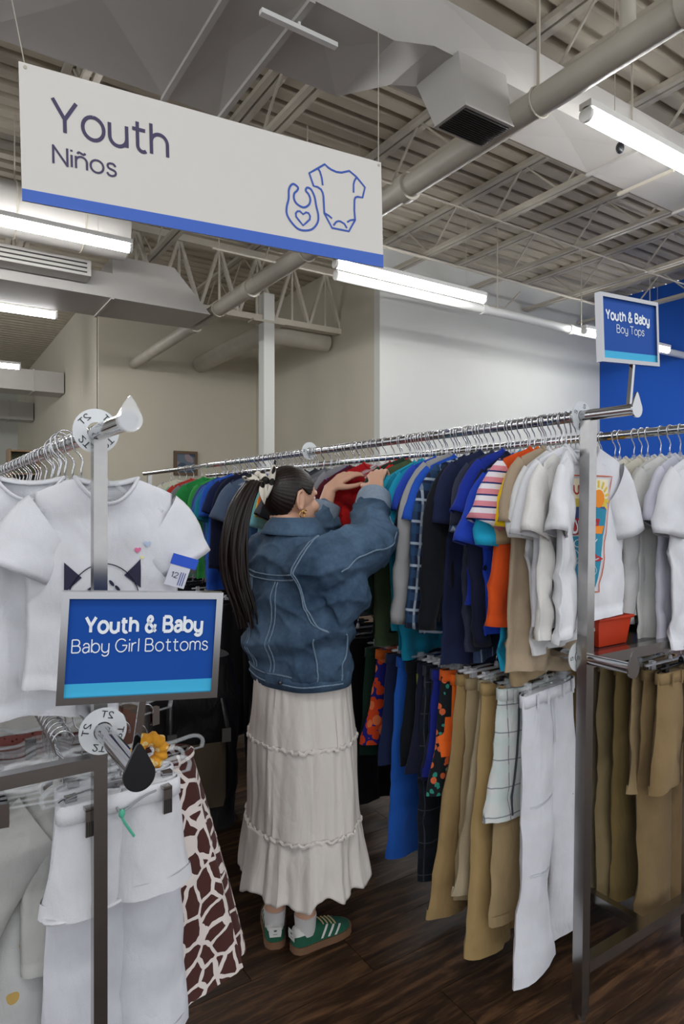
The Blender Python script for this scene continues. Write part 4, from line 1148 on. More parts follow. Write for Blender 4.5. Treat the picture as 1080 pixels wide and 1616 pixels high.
for i, (wd, m, y, key, yaw, sc) in enumerate(LU):
    dx = -.10 if i in (0, 1) else (-.06 if i in (2, 3) else 0)
    shirt((LX + dx, y, cz), R(yaw), SHORT[int(key[1]) - 1], m, f'{wd} baby top behind the cat face tee, {ordinal(i + 2)} on its rail', 'tops on the girls rack', scale=sc)
    hanger(LX + dx * .3, y, LZ, R(yaw), f'clear hanger under the {wd} baby top on the girls rack', 'small', None, 'hangers on the girls rack')
for k in range(36):
    y = 1.50 + k * .095
    hanger(LX, y, LZ, R((k * 47) % 19 - 9), 'clear hanger with its metal hook crowded on the girls rack rail', 'small', None, 'bare hangers on the girls rack')

# lower rail of the left rack
lz = LLZ - .12
SH = Pants(71, .125, .225, .088, th=.03, spread=.012)
M_wsh = fabric('white_gauze', '#dcdce0')
o = pants((LX + .055, 1.385, lz - .035), R(4), SH, M_wsh, 'white cotton baby shorts with a green drawstring, clipped by the post', None, name='shorts', cat='shorts', loops=False)
for q in (-1, 1):
    MB().tube([(q * .068 + .08 * math.cos(a), .03 * math.sin(a), -.222) for a in [2*PI*k/24 for k in range(24)]], .005, 6, closed=True).build('leg_hem', M_wsh, o, True)
MB().tube(spline([(-.02, -.036, -.02), (-.01, -.042, -.03), (.03, -.043, -.012), (.06, -.044, -.005)], 4), .0022, 6).build('drawstring', mat('grey_cord', '#9a9ea2', .8), o, True)
MB().tube(spline([(-.015, -.042, -.03), (-.008, -.046, -.05), (.012, -.047, -.085)], 4), .003, 6).build('drawstring', mat('green_cord', '#5cb99a', .8), o, True)
MB().ball((-.012, -.044, -.033), (.007, .005, .009)).build('drawstring', mat('green_cord', '#5cb99a', .8), o, True)
hanger(LX + .055, 1.385, LLZ - .035, R(4), 'clear curved hanger with steel clips holding the white baby shorts', 'curved', None, None, .1)
hs = [o_ for o_ in COL.objects if o_.get('label') == 'clear curved hanger with steel clips holding the white baby shorts'][0]
for q in (-.075, .083):
    sc1 = MB().box((q - .0095, -.050, -.178), (q + .0095, -.043, -.125)).box((q - .0095, .036, -.178), (q + .0095, .042, -.125)).box((q - .0095, -.05, -.128), (q + .0095, .042, -.122)).build('clip', M_chrome_d, hs)
    for k in range(4): MB().box((q - .008 + k * .0045, -.0515, -.176), (q - .0055 + k * .0045, -.05, -.148)).build('clip_ridge', M_dark, sc1)
WP = Pants(72, .125, .62, .085, th=.028)
pants((LX + .065, 1.46, lz - .04), R(3), WP, fabric('white_jersey', '#d6d7de'), 'long white baby trousers behind the white shorts', None, loops=False)
hanger(LX + .065, 1.46, LLZ - .04, R(3), 'clear curved hanger holding the long white baby trousers', 'curved', None, None, .09)
LG = Pants(73, .11, .7, .062, th=.024)
pants((LX - .045, 1.54, lz - .04), R(-6), LG, fabric('heart_legging', '#c3c3c2', voro(17, '#c2a25e', .24)), 'grey baby leggings printed with gold hearts', None, name='leggings', cat='leggings', loops=False)
hanger(LX - .045, 1.54, LLZ - .04, R(-6), 'clear curved hanger holding the gold heart leggings', 'curved', None, None, .08)
GS = Shirt(75, hw=.115, L=.40, long=True, droop=62, droop_r=84, fold=.008, th=.018)
shirt((LX + .0, 1.492, lz - .02), R(-6), GS.meshes(), fabric('grey_marl2', '#b9b9b5', vary if False else None), 'pale grey long-sleeved baby top beside the clear hangers', None, scale=1.05)
hanger(LX + .0, 1.492, LLZ - .02, R(-6), 'clear hanger under the pale grey baby top', 'curved', None, None, .07)
FL = Pants(76, .12, .72, .075, th=.03)
pants((LX - .16, 1.66, lz - .1), R(0), FL, fabric('floral_pink', '#c79a92', voro(30, '#7d7a3c', .26, col3='#e6d2cc')), 'pink floral baby trousers low beside the grey leggings', None, loops=False)
hanger(LX - .16, 1.66, LLZ, R(0), 'clear hanger holding the pink floral baby trousers', 'curved', None, None, .08)
DL = Pants(77, .12, .74, .075, th=.03)
pants((LX - .13, 1.76, lz), R(4), DL, fabric('dotty_rust', '#9a5e58', voro(60, '#5b2f30', .25)), 'rust red dotted baby trousers behind the pale grey top', None, loops=False)
hanger(LX - .13, 1.76, LLZ, R(4), 'clear hanger holding the rust red dotted trousers', 'curved', None, None, .08)
# flared giraffe print skirt
def skirt_mesh(seed, r0x, r0y, r1x, r1y, L_, folds, amp, n=72, m=22):
    q = rnd(seed); ph = [q.uniform(0, 6) for _ in range(4)]
    def f(u, v_):
        a = 2 * PI * u
        rx = r0x + (r1x - r0x) * v_ ** .9; ry = r0y + (r1y - r0y) * v_ ** .9
        k = 1 + amp * v_ ** .7 * (math.sin(folds * a + ph[0] + .6 * v_) * .6 + .4 * math.sin((folds * 1.7 // 1) * a + ph[1]))
        return V((rx * k * math.cos(a), ry * k * math.sin(a), -L_ * v_ + .004 * v_ * math.sin(folds * a + ph[2])))
    return MB().grid(f, n, m, True).mesh('skirt', True)
gz = LLZ - .2
gk = empty('skirt', (LX + .17, 1.60, gz), (0, 0, R(5)))
tag(gk, 'flared skirt with brown giraffe patches next to the white shorts', 'skirt')
M_gir = fabric('giraffe', '#e2d8d2', voro(19, '#4c2c28', .085, 'DISTANCE_TO_EDGE', gt=True))
link('skirt_cloth', skirt_mesh(8, .12, .05, .27, .12, .56, 9, .1), M_gir, gk)
MB().tube([(.12 * math.cos(a), .05 * math.sin(a), .0) for a in [2*PI*k/32 for k in range(32)]], .008, 8, rb=.016, closed=True).build('waistband', M_gir, gk, True)
hanger(LX + .17, 1.60, LLZ - .075, R(5), 'clear curved hanger holding the giraffe print skirt', 'curved', None, None, .1)
# brown ruffled top hung askew, mustard scrunchie
br = empty('ruffled_top', (LX + .16, 1.72, .98), (0, R(35), R(10)))
tag(br, 'brown knitted top with a fluffy ruffle above the giraffe print skirt', 'top')
M_br = fabric('brown_knit', '#6b4a40')
MB().grid(lambda u, v_: V(((.04 + .05 * v_) * math.cos(2*PI*u) * (1 + .08*math.sin(9*2*PI*u)), (.02 + .02 * v_) * math.sin(2*PI*u), -.14 * v_)), 60, 8, True).build('ruffle', M_br, br, True)
MB().ball((.06, -.01, -.12), (.05, .03, .03), 18, 12).build('fluffy_edge', fabric('brown_fluff', '#7d594c', vary if False else None), br, True)
MB().tube(spline([(-.03, 0, 0), (-.05, 0, .07), (-.07, 0, .15)], 4), .008, 8, rb=.003).build('shoulder_strap', M_br, br, True)
hanger(LX + .14, 1.7, LLZ, R(20), 'clear hanger carrying the brown ruffled top', 'curved', None, None, .1)
sc_ = empty('scrunchie', (LX + .038, 1.13, LLZ + .006))
tag(sc_, 'mustard yellow printed scrunchie right behind the black end cap', 'scrunchie')
mb = MB(); vs = []
def scr(u, v_):
    a, b = 2*PI*u, 2*PI*v_
    r_ = .012 * (1 + .18 * math.sin(11 * a) * (.6 + .4 * math.cos(b)))
    return V(((0.022 + r_ * math.cos(b)) * math.cos(a), r_ * math.sin(b), (0.022 + r_ * math.cos(b)) * math.sin(a)))
MB().grid(scr, 66, 12).build('gathered_cloth', fabric('mustard_print', '#d6962c', voro(60, '#e6c98a', .3)), sc_, True)
# crowded clear clip hangers and pink bottoms further along
for k in range(10):
    y = 1.42 + k * .03
    hanger(LX - .05, y, LLZ - .045, R(-10 + (k * 31) % 9), 'empty clear curved hanger stacked beside the chrome post', 'curved', None, 'clear hangers stacked by the post')
for k in range(18):
    y = 1.84 + k * .075
    wd, hx = [('dusty pink', '#b07f80'), ('wine red', '#6e2730'), ('mauve', '#7d5f74'), ('coral red', '#c23a35'), ('oatmeal', '#b3a48e'), ('plum', '#54304a'), ('soft pink', '#c9979a')][k % 7]
    pp = Pants(80 + k % 4, .12, .5 + .04 * (k % 3), .08)
    pants((LX, y, lz), R((k * 29) % 13 - 6), pp, fabric(wd.replace(' ', '_') + '_bottom', hx), f'{wd} baby bottoms, {ordinal(k + 1)} behind the rust dotted trousers', 'baby bottoms along the lower rail', name='leggings', cat='leggings', loops=False)
    hanger(LX, y, LLZ, R((k * 29) % 13 - 6), f'pink clip hanger of the {ordinal(k + 1)} baby bottoms along the lower rail', 'clip', M_pclip if k % 3 else M_clear, 'clip hangers of the baby bottoms')

# black carry bag standing in the aisle
bg = empty('carry_bag', (1.10, 2.98, 0), (0, 0, R(-12)))
tag(bg, 'big black fabric carry bag with straps standing between the two racks', 'bag')
M_bag = mat('black_nylon', '#131215', .6, bump=.5, bscale=300, wrinkle=2.5)
def bagf(u, v_):
    a = 2 * PI * u; z = .80 * v_
    k = 1 - .28 * max(0, v_ - .75) / .25 if v_ > .75 else 1 - .08 * (1 - v_ / .75)
    ca, sa = math.cos(a), math.sin(a)
    p = V((.22 * k * math.copysign(abs(ca) ** .55, ca), .15 * k * math.copysign(abs(sa) ** .55, sa), z))
    n_ = noise.noise(p * 6) * .02 + noise.noise(p * 15) * .008
    return p + V((ca, sa, 0)) * n_
MB().grid(bagf, 48, 30, True).add([bagf(k / 48, 1) for k in range(48)], [tuple(range(48))]).add([bagf(k / 48, 0) for k in range(48)], [tuple(range(47, -1, -1))]).build('bag_body', M_bag, bg, True)
MB().grid(lambda u, v_: V((-.13 + .26 * u, -.155 - .04 * math.sin(PI * u) * math.sin(PI * v_), .12 + .3 * v_)), 14, 10).build('front_pocket', mat('khaki_panel', '#5e5343', .8, wrinkle=2, bump=.4), bg, True)
for x0 in (-.12, .12):
    MB().tube(spline([(x0, -.15, .62), (x0 * 1.1, -.21, .5), (x0 * 1.3, -.2, .3), (x0 * 1.1, -.16, .12)], 6), .016, 8, rb=.004).build('strap', M_black, bg, True)
    MB().box((x0 - .02, -.225, .44), (x0 + .02, -.213, .50)).build('buckle', mat('grey_buckle', '#6b6a68', .4), bg)
MB().tube(spline([(-.07, 0, .79), (-.06, 0, .86), (.06, 0, .86), (.07, 0, .79)], 6), .012, 8, rb=.005).build('handle', M_black, bg, True)

# ------------------------------------------------------------------ far things
fr_ = empty('picture_frame', (4.82, 13.47, 2.39))
tag(fr_, 'small wood framed picture hanging on the recessed wall', 'picture')
M_gold = mat('frame_wood', '#5c4630', .5)
for lo, hi in (((-.26, -.03, .2), (.26, .03, .26)), ((-.26, -.03, -.26), (.26, .03, -.2)), ((-.26, -.03, -.2), (-.2, .03, .2)), ((.2, -.03, -.2), (.26, .03, .2))):
    MB().box(lo, hi).build('frame_bar', M_gold, fr_)
MB().box((-.21, -.005, -.21), (.21, .01, .21)).build('canvas', mat('painting', '#5d6a78', .6, pattern=voro(5, '#8d7f84', .45, col3='#35495c')), fr_)
ds = empty('display_shelf', (1.475, 12, 0))
tag(ds, 'tall wooden display shelf with green back, far behind the girls rack', 'shelf')
M_shw = mat('shelf_wood', '#6b5438', .5)
for x in (-.24, .2): MB().box((x, -.2, 0), (x + .04, .2, 2.42)).build('side_panel', M_shw, ds)
MB().box((-.2, .17, .1), (.2, .2, 2.38)).build('back_panel', mat('green_panel', '#6a6f56', .7), ds)
for z in (.05, .55, 1.05, 1.55, 2.0, 2.38): MB().box((-.2, -.2, z), (.2, .17, z + .03)).build('shelf_board', M_shw, ds)
# ------------------------------------------------------------------ the shopper
PHI = R(4)
WF = V((math.cos(PHI), math.sin(PHI), 0)); WS = V((-math.sin(PHI), math.cos(PHI), 0)); WB = V((1.10, 1.935, 0))
def W(f, s, z): return WB + WF * f + WS * s + V((0, 0, z))
woman = empty('person', (WB.x, WB.y, 0))
tag(woman, 'woman in a denim jacket and long white skirt reaching for a red shirt', 'person')
def local(o):
    o.matrix_parent_inverse = Matrix.Translation(-V((WB.x, WB.y, 0)))
    return o
def fuse(mb, voxel, smooth=4, fac=.5):
    me = mb.mesh('fuse')
    o = bpy.data.objects.new('fuse', me); COL.objects.link(o)
    m = o.modifiers.new('r', 'REMESH'); m.mode = 'VOXEL'; m.voxel_size = voxel
    m = o.modifiers.new('s', 'SMOOTH'); m.iterations = smooth; m.factor = fac
    dg = bpy.context.evaluated_depsgraph_get()
    out = bpy.data.meshes.new_from_object(o.evaluated_get(dg))
    bpy.data.objects.remove(o); bpy.data.meshes.remove(me)
    out.polygons.foreach_set('use_smooth', [True] * len(out.polygons))
    return out
def displace(me, fn):
    ns = [v.normal.copy() for v in me.vertices]
    for v, n_ in zip(me.vertices, ns):
        d = fn(v.co, n_)
        if d: v.co += n_ * d
    me.update()
def bvh_of(me): return BVHTree.FromPolygons([v.co for v in me.vertices], [tuple(p.vertices) for p in me.polygons])
def ridge(p): return max(0, 1 - abs(noise.noise(p)) * 3) ** 2
def loft(mb, rings, n=40, e=1.0, caps=True, fn=W):
    # rings: (z, half width s, half depth f, offset f, offset s)
    vs = []; fs = []
    for z, a, b, of, os_ in rings:
        for j in range(n):
            t = 2 * PI * j / n
            ca, sa = math.cos(t), math.sin(t)
            vs.append(fn(of + b * math.copysign(abs(sa) ** e, sa), os_ + a * math.copysign(abs(ca) ** e, ca), z))
    k = len(rings)
    for i in range(k - 1):
        for j in range(n): fs.append((i*n + j, i*n + (j+1) % n, (i+1)*n + (j+1) % n, (i+1)*n + j))
    if caps: fs += [tuple(range(n - 1, -1, -1)), tuple((k-1)*n + j for j in range(n))]
    return mb.add(vs, fs)

M_skin = mat('skin', '#d0a288', .5, vary=.05, vscale=18, bump=.08, bscale=300)
M_hair = mat('dark_hair', '#1b110d', .42, spec=.4, vary=.25, vscale=60, bump=.5, bscale=70, stretch=(1, 1, .06))
def denimp(nt, src, c):
    N, L = nt.nodes, nt.links
    nz = N.new('ShaderNodeTexNoise'); nz.inputs['Scale'].default_value = 5; nz.inputs['Detail'].default_value = 8; nz.inputs['Roughness'].default_value = .65
    L.new(src, nz.inputs['Vector'])
    cr = N.new('ShaderNodeValToRGB')
    cr.color_ramp.elements[0].position = .32; cr.color_ramp.elements[0].color = lin('#26394f')
    cr.color_ramp.elements[1].position = .72; cr.color_ramp.elements[1].color = lin('#5d7690')
    L.new(nz.outputs[0], cr.inputs[0]); return cr.outputs[0]
M_denim = mat('denim', '#3d5a7c', .85, pattern=denimp, bump=.35, bscale=500, vary=.1, vscale=90, spec=.2, wrinkle=1.6)
M_stitch = mat('denim_seam', '#74899d', .85, vary=.2, vscale=120)
M_cuffi = mat('denim_inside', '#8493a4', .85, vary=.1, vscale=80)
M_skirt = mat('white_crinkle_cotton', '#d3cdc6', .9, bump=.5, bscale=120, vary=.04, vscale=10, spec=.15, stretch=(1, 1, .15), wrinkle=1.2)
M_sock = mat('white_sock', '#cfcccb', .9, bump=.3, bscale=300)

# body: one continuous surface
bm_ = MB()
Hc = W(.0, .062, 1.545)
HF = V((math.cos(R(6)), math.sin(R(6)), -.06)).normalized(); HS = V((0, 0, 1)).cross(HF).normalized(); HU = HF.cross(HS).normalized()
def H(f, s, u): return Hc + HF * f + HS * s + HU * u
HM = Matrix((HF, HS, HU)).transposed()
bm_.ball(H(-.005, 0, .012), (.096, .074, .09), 24, 16, HM)
bm_.ball(H(.035, 0, -.04), (.062, .058, .08), 20, 14, HM)          # face and jaw
bm_.ball(H(.062, 0, -.095), (.026, .028, .022), 12, 8, HM)         # chin
bm_.tube([H(.092, 0, .01), H(.108, 0, -.025), H(.112, 0, -.04), H(.098, 0, -.05)], [.008, .011, .014, .008], 8)   # nose
for q in (-1, 1):
    bm_.ball(H(.072, q * .036, -.03), (.025, .022, .022), 10, 8, HM)   # cheeks
    bm_.tube([H(.088, q * .012, .018), H(.086, q * .03, .022), H(.074, q * .05, .014)], [.006, .007, .005], 6)   # brows
    ear = [H(-.008 + .004 * math.cos(a) * 1 - .012 * math.cos(a), q * (.071 + .004 * math.sin(a)), -.02 + .032 * math.sin(a) + .004) + HF * (.014 * math.cos(a)) for a in [2*PI*k/14 for k in range(14)]]
    ear = [H(-.012 + .017 * math.cos(a), q * (.078 - .006 * math.cos(a)), -.012 + .031 * math.sin(a)) for a in [2*PI*k/14 for k in range(14)]]
    bm_.tube(ear, .0055, 8, closed=True)
    bm_.ball(H(-.006, q * .071, -.014), (.014, .008, .026), 10, 8, HM)
    bm_.ball(H(-.004, q * .075, -.042), (.008, .006, .009), 8, 6, HM)
bm_.tube([H(.093, -.022, -.064), H(.1, 0, -.062), H(.093, .022, -.064)], [.004, .007, .004], 8)
bm_.tube([H(.09, -.018, -.073), H(.097, 0, -.073), H(.09, .018, -.073)], [.004, .007, .004], 8)
bm_.tube([W(-.02, .015, 1.36), W(-.018, .03, 1.42), H(-.025, 0, -.07), H(-.01, 0, -.02)], [.062, .052, .05, .06], 18)
loft(bm_, [(.80, .155, .11, .0, 0), (.9, .165, .115, -.01, 0), (1.02, .135, .095, 0, 0), (1.12, .13, .095, 0, 0), (1.24, .155, .105, -.005, 0), (1.33, .165, .09, -.01, 0), (1.39, .12, .065, -.012, .005), (1.41, .06, .05, -.012, .01)], 28)
ANR, ANL = V((1.114, 1.926, .09)), V((1.042, 2.015, .09))
for an, q in ((ANR, -1), (ANL, 1)):
    hip = W(0, q * .085, .84); kn = V(((hip.x + an.x) / 2 + .02, (hip.y * .5 + an.y * .5), .47))
    bm_.tube([hip, hip * .5 + kn * .5, kn, kn * .6 + an * .4 - WF * .012, an + V((0, 0, .04)), an + V((0, 0, -.02))], [.09, .078, .056, .056, .036, .036], 16)
SR, ER, WR = W(-.03, -.165, 1.33), V((1.255, 1.765, 1.40)), V((1.415, 1.925, 1.575))
SL, EL, WL = W(-.02, .165, 1.345), V((1.325, 2.21, 1.375)), V((1.408, 2.232, 1.583))
for a, b, c in ((SR, ER, WR), (SL, EL, WL)):
    bm_.tube([a, a * .5 + b * .5, b, b * .55 + c * .45, c], [.055, .046, .038, .036, .026], 16)
def hand(wrist, d, n_, thumb, curl, tcurl=.5, fan=.10):
    # d: wrist to knuckles, n_: out of the back of the hand, thumb: side of the thumb along the knuckle row
    d = d.normalized(); n_ = (n_ - d * n_.dot(d)).normalized(); x = d.cross(n_).normalized()
    if x.dot(thumb) < 0: x = -x
    kn = wrist + d * .085
    for k, off in enumerate((.030, .010, -.010, -.029)):
        root = kn + x * off - d * (.004 * abs(k - 1))
        bm_.tube([wrist + x * off * .55 - d * .01, wrist * .5 + root * .5 + n_ * .003, root], [.016, .0145, .0115], 10)
        Lf = (.070, .078, .073, .057)[k]
        dd = (d + x * (fan * (1.2 - k * .8))).normalized()
        pts = [root]; p = root; ang = 0
        for seg, frac in ((0, .46), (1, .30), (2, .24)):
            ang += curl * (.55, .9, .6)[seg] * (1 + .08 * k)
            v_ = dd * math.cos(ang) - n_ * math.sin(ang)
            p = p + v_ * Lf * frac
            pts.append(p)
        bm_.tube(pts, [.0095, .0085, .0078, .0062], 10)
        bm_.ball(pts[-1], .0062, 8, 6); bm_.ball(root, .0105, 8, 6)
    t0 = wrist + d * .022 + x * .026
    t1 = t0 + (d * .55 + x * .75 - n_ * .25).normalized() * .042
    t2 = t1 + (d * (.8) + x * .45 - n_ * tcurl).normalized() * .034
    t3 = t2 + (d * .95 + x * .2 - n_ * tcurl).normalized() * .026
    bm_.tube([wrist + x * .012, t0, t1, t2, t3], [.018, .0165, .0125, .0105, .008], 10)
    bm_.ball(t3, .008, 8, 6)
    return kn
hand(WL, V((.10, -.01, .075)), V((-.55, -.25, .75)), V((.3, -.9, -.35)), .38, .25, .12)
hand(WR, V((.05, .06, .085)), V((-.75, -.35, .45)), V((-.4, .8, .1)), .85, .6, .05)
body = fuse(bm_, .0042, 3, .45)
local(link('body', body, M_skin, woman))
M_eye = mat('eye_white', '#e8e6e2', .2); M_iris = mat('iris', '#3a2417', .2); M_lip = mat('lips', '#b06a64', .45)
for q in (-1, 1):
    e = local(MB().ball(H(.071, q * .03, .0), .0125, 14, 10).build('eye', M_eye, woman, True))
    MB().ball(H(.0805, q * .03, .0), .0055, 10, 8).build('iris', M_iris, e, True).matrix_parent_inverse = e.matrix_parent_inverse.copy() if False else Matrix()
local(MB().tube([H(.096, -.02, -.0645), H(.105, 0, -.064), H(.096, .02, -.0645)], [.002, .005, .002], 8).tube([H(.094, -.018, -.072), H(.102, 0, -.0735), H(.094, .018, -.072)], [.002, .0052, .002], 8).build('lips', M_lip, woman, True))

# hair: sleek cap swept back to a high ponytail
def hairline(f):
    K = [(-.12, -.10), (-.05, -.085), (-.034, -.045), (-.024, .0), (-.006, .028), (.016, .012), (.03, .0), (.05, .034), (.07, .064), (.12, .09)]
    for (a, y0), (b, y1) in zip(K, K[1:]):
        if a <= f <= b: return y0 + (y1 - y0) * (f - a) / (b - a)
    return .09
mb = MB(); vs = []; n, m = 128, 92
cap = []
for i in range(m + 1):
    a = PI * i / m
    for j in range(n):
        t = 2 * PI * j / n
        f, s_, u = .106 * math.sin(a) * math.cos(t) - .007, .0815 * math.sin(a) * math.sin(t), .1005 * math.cos(a) + .008
        k = 1 + .006 * math.sin(38 * math.atan2(s_, u - .03)) * (1 if f < .02 else .5)
        cap.append((f * k, s_ * k, u * k))
fs = []
for i in range(m):
    for j in range(n):
        q = (i*n + j, (i+1)*n + j, (i+1)*n + (j+1) % n, i*n + (j+1) % n)
        if all(cap[k][2] > hairline(cap[k][0]) for k in q): fs.append(q)
mb.add([H(*p) for p in cap], fs)
mb.ball(H(-.098, 0, .035), (.03, .03, .03), 14, 10, HM)
hr = local(mb.build('hair', M_hair, woman, True))
so = hr.modifiers.new('solid', 'SOLIDIFY'); so.thickness = .008; so.offset = -1
base = H(-.115, 0, .04)
path = spline([base, H(-.155, .0, .035), W(-.215, .03, 1.51), W(-.235, .03, 1.40), W(-.225, .035, 1.28), W(-.20, .03, 1.18), W(-.19, .03, 1.10)], 5)
rq = rnd(12)
strands = MB()
for k in range(90):
    a = rq.uniform(0, 2*PI); rr0 = math.sqrt(rq.random()); ph = rq.uniform(0, 6); end = rq.uniform(.78, 1.0)
    pts = []; rad = []
    nn = int(len(path) * end)
    for i in range(nn):
        t = i / (len(path) - 1)
        wdt = .016 + .042 * math.sin(min(1, t * 1.5) * PI / 2) - .03 * max(0, t - .55)
        off = WF * (math.cos(a) * rr0 * wdt * .75) + WS * (math.sin(a) * rr0 * wdt * .8)
        off += WF * (.007 * t * math.sin(9 * t + ph)) + WS * (.006 * t * math.cos(8 * t + ph)) + WF * (.012 * math.sin(7 * t + .5) * t)
        pts.append(path[i] + off)
        rad.append(.0066 * (1 - .75 * (i / nn) ** 4))
    strands.tube(pts, rad, 6)
core = [(.016 + .034 * math.sin(min(1, i / 29 * 1.5) * PI / 2) - .03 * max(0, i / 29 - .55)) * .62 for i in range(len(path))]
strands.tube([p + WF * (.012 * math.sin(7 * i / 29 + .5) * i / 29) for i, p in enumerate(path)][:26], core[:26], 14)
local(strands.build('ponytail', M_hair, woman, True))
M_bow = mat('cow_print', '#d6cfc2', .7, pattern=voro(30, '#14110f', .42), bump=.2, bscale=200)
bx = MB()
bc = H(-.125, 0, .042); bd = (H(-.17, 0, .03) - base).normalized(); ba, bb = frame_of(bd)
def bowring(u, v_):
    a, b = 2*PI*u, 2*PI*v_
    r_ = .014 * (1 + .25 * math.sin(7 * a) * math.cos(b))
    return bc + (ba * math.cos(a) + bb * math.sin(a)) * (.024 + r_ * math.cos(b)) + bd * (r_ * math.sin(b))
bx.grid(bowring, 56, 10)
bow = local(bx.build('hair_bow', M_bow, woman, True))
def tail(p0, d1, d2, L_, wd):
    d1 = d1.normalized(); sd = d2.normalized()
    def f(u, v_):
        w_ = wd * math.sin(PI * min(.93, .12 + v_ * .85)) * (u - .5) * 2
        return p0 + d1 * (L_ * v_) + sd * w_ + d1.cross(sd) * (.012 * math.sin(3 * v_) + .006 * math.cos(6 * u))
    o = local(MB().grid(f, 6, 12).build('bow_tail', M_bow, woman, True))
    so = o.modifiers.new('solid', 'SOLIDIFY'); so.thickness = .004
vr = V((.836, -.549, 0)); vup = V((0, 0, 1)); vf = V((-.549, -.836, 0))
tail(bc + vr * .02 + vf * .035 - vup * .055, vr * .25 + vup, vr - vup * .2, .13, .013)
tail(bc + vf * .03, -vr + vup * .25 + vf * .3, vup + vr * .2, .06, .018)
tail(bc + vr * .012 + vf * .04, -vup + vr * .05, vr, .075, .014)
M_goldm = mat('gold', '#d8a850', .2, metal=1)
for c_, r_ in ((H(-.004, -.079, -.062), .0105), (H(.008, -.076, -.052), .0075)):
    local(MB().tube([c_ + HF * (r_ * math.cos(a)) + HU * (r_ * math.sin(a)) for a in [2*PI*k/16 for k in range(16)]], .0018, 6, closed=True).build('earring', M_goldm, woman, True))

# denim jacket
jb = MB()
loft(jb, [(.935, .192, .140, .0, 0), (.965, .206, .152, -.002, 0), (1.02, .216, .160, -.006, 0), (1.1, .216, .156, -.01, 0), (1.2, .216, .148, -.012, 0), (1.29, .214, .134, -.016, 0), (1.35, .205, .118, -.02, 0), (1.39, .158, .092, -.02, .004), (1.425, .100, .074, -.018, .012), (1.445, .074, .068, -.016, .02)], 48, .9)
SR2 = W(-.035, -.165, 1.315)
cR = ER * .30 + WR * .70
jb.tube(spline([W(-.03, -.10, 1.30), SR2, SR2 * .45 + ER * .55 + V((0, 0, -.01)), ER + V((.012, -.012, -.012)), ER * .5 + WR * .5, cR], 4), [.1, .103, .1, .098, .096, .094, .093, .092, .09, .088, .087, .086, .084, .08, .074, .07, .066, .062, .058, .055, .053][:21], 20)
jb.tube([W(.0, -.14, 1.2), W(.06, -.17, 1.24), SR2 * .4 + ER * .6 + V((0, 0, -.055)), ER + V((0, 0, -.035))], [.11, .1, .075, .05], 18)
cL = EL * .45 + WL * .55
SL2 = W(-.025, .165, 1.335)
jb.tube(spline([W(-.02, .1, 1.32), SL2, SL2 * .45 + EL * .55, EL + V((.01, .01, -.015)), EL * .5 + WL * .5, cL], 4), [.1] * 5 + [.092] * 4 + [.085] * 4 + [.078, .074, .07, .066, .062, .058, .055, .053], 20)
jk = fuse(jb, .0065, 6, .5)
def jdisp(co, n_):
    l = co - WB; f = l.dot(WF); s_ = l.dot(WS); z = co.z
    d = 0
    arm = max(0, min(1, (f - .06) / .12)) if z > 1.15 else 0
    d += .011 * (ridge(V((f * 5 + 3, s_ * 5, z * 9))) - .3)
    d += .007 * (ridge(V((f * 11, s_ * 11 + 7, z * 14 + f * 8))) - .3) * (.6 + .9 * arm)
    zz = z - (1.055 - .22 * s_ + .3 * s_ * s_)
    d += .015 * math.exp(-(zz / .035) ** 2) - .012 * math.exp(-((zz + .06) / .03) ** 2)
    zz = z - (1.17 - .9 * s_ * (1 if s_ < 0 else .2))
    d += .008 * math.exp(-(zz / .03) ** 2)
    if z < .98: d *= max(.25, (z - .93) / .05)
    return d
displace(jk, jdisp)
jkt = local(link('jacket', jk, M_denim, woman))
JB = bvh_of(jk)
def seam(pts, r=.0035, m=M_stitch, name='seam', off=.0005, rb=None, n=10, cast=False):
    out = []
    for p in spline(pts, n):
        co, no, _, _ = JB.find_nearest(p)
        if cast:
            h = JB.ray_cast(p - WF * .5, WF)
            if h[0] is not None: co, no = h[0], h[1]
        out.append(co + no * off)
    for _ in range(4): out = [out[0]] + [out[i-1] * .25 + out[i] * .5 + out[i+1] * .25 for i in range(1, len(out) - 1)] + [out[-1]]
    nn_ = []
    for p in out:
        co, no, _, _ = JB.find_nearest(p)
        nn_.append(p + no * max(0, (co - p).dot(no) + .0008))
    out = nn_
    o = MB().tube(out, r, 6, rb=rb).build(name, m, jkt, True)
    return o
bk = lambda s_, z, f=-.2: W(f, s_, z)
for dz in (0, .016):
    seam([bk(.19, 1.285 + dz, -.1), bk(.1, 1.275 + dz), bk(0, 1.272 + dz), bk(-.1, 1.275 + dz), bk(-.17, 1.285 + dz, -.12)], .0028, cast=True)
for s0, s1 in ((.085, .045), (-.085, -.055)):
    for dx in (-.008, .008): seam([bk(s0 + dx, 1.27), bk((s0 + s1) / 2 + dx, 1.1), bk(s1 + dx, .975)], .0024, cast=True)
for dx in (0, .014):
    seam([W(-.05, -.175 - dx, 1.44), W(-.14, -.175 - dx, 1.37), W(-.17, -.185 - dx, 1.28), W(-.13, -.21 - dx, 1.18), W(-.05, -.23 - dx, 1.12)], .0026)
seam([W(-.1, -.22, 1.1), W(-.09, -.24, 1.0), W(-.08, -.23, .945)], .0026)
seam([W(.03, -.25, 1.1), W(.03, -.25, 1.0), W(.03, -.23, .945)], .0026)
seam([SR2 + V((.02, -.12, -.02)), SR2 * .5 + ER * .5 + V((0, -.12, 0)), ER + V((.03, -.12, -.03)), ER * .5 + WR * .5 + V((.05, -.1, 0))], .0026)
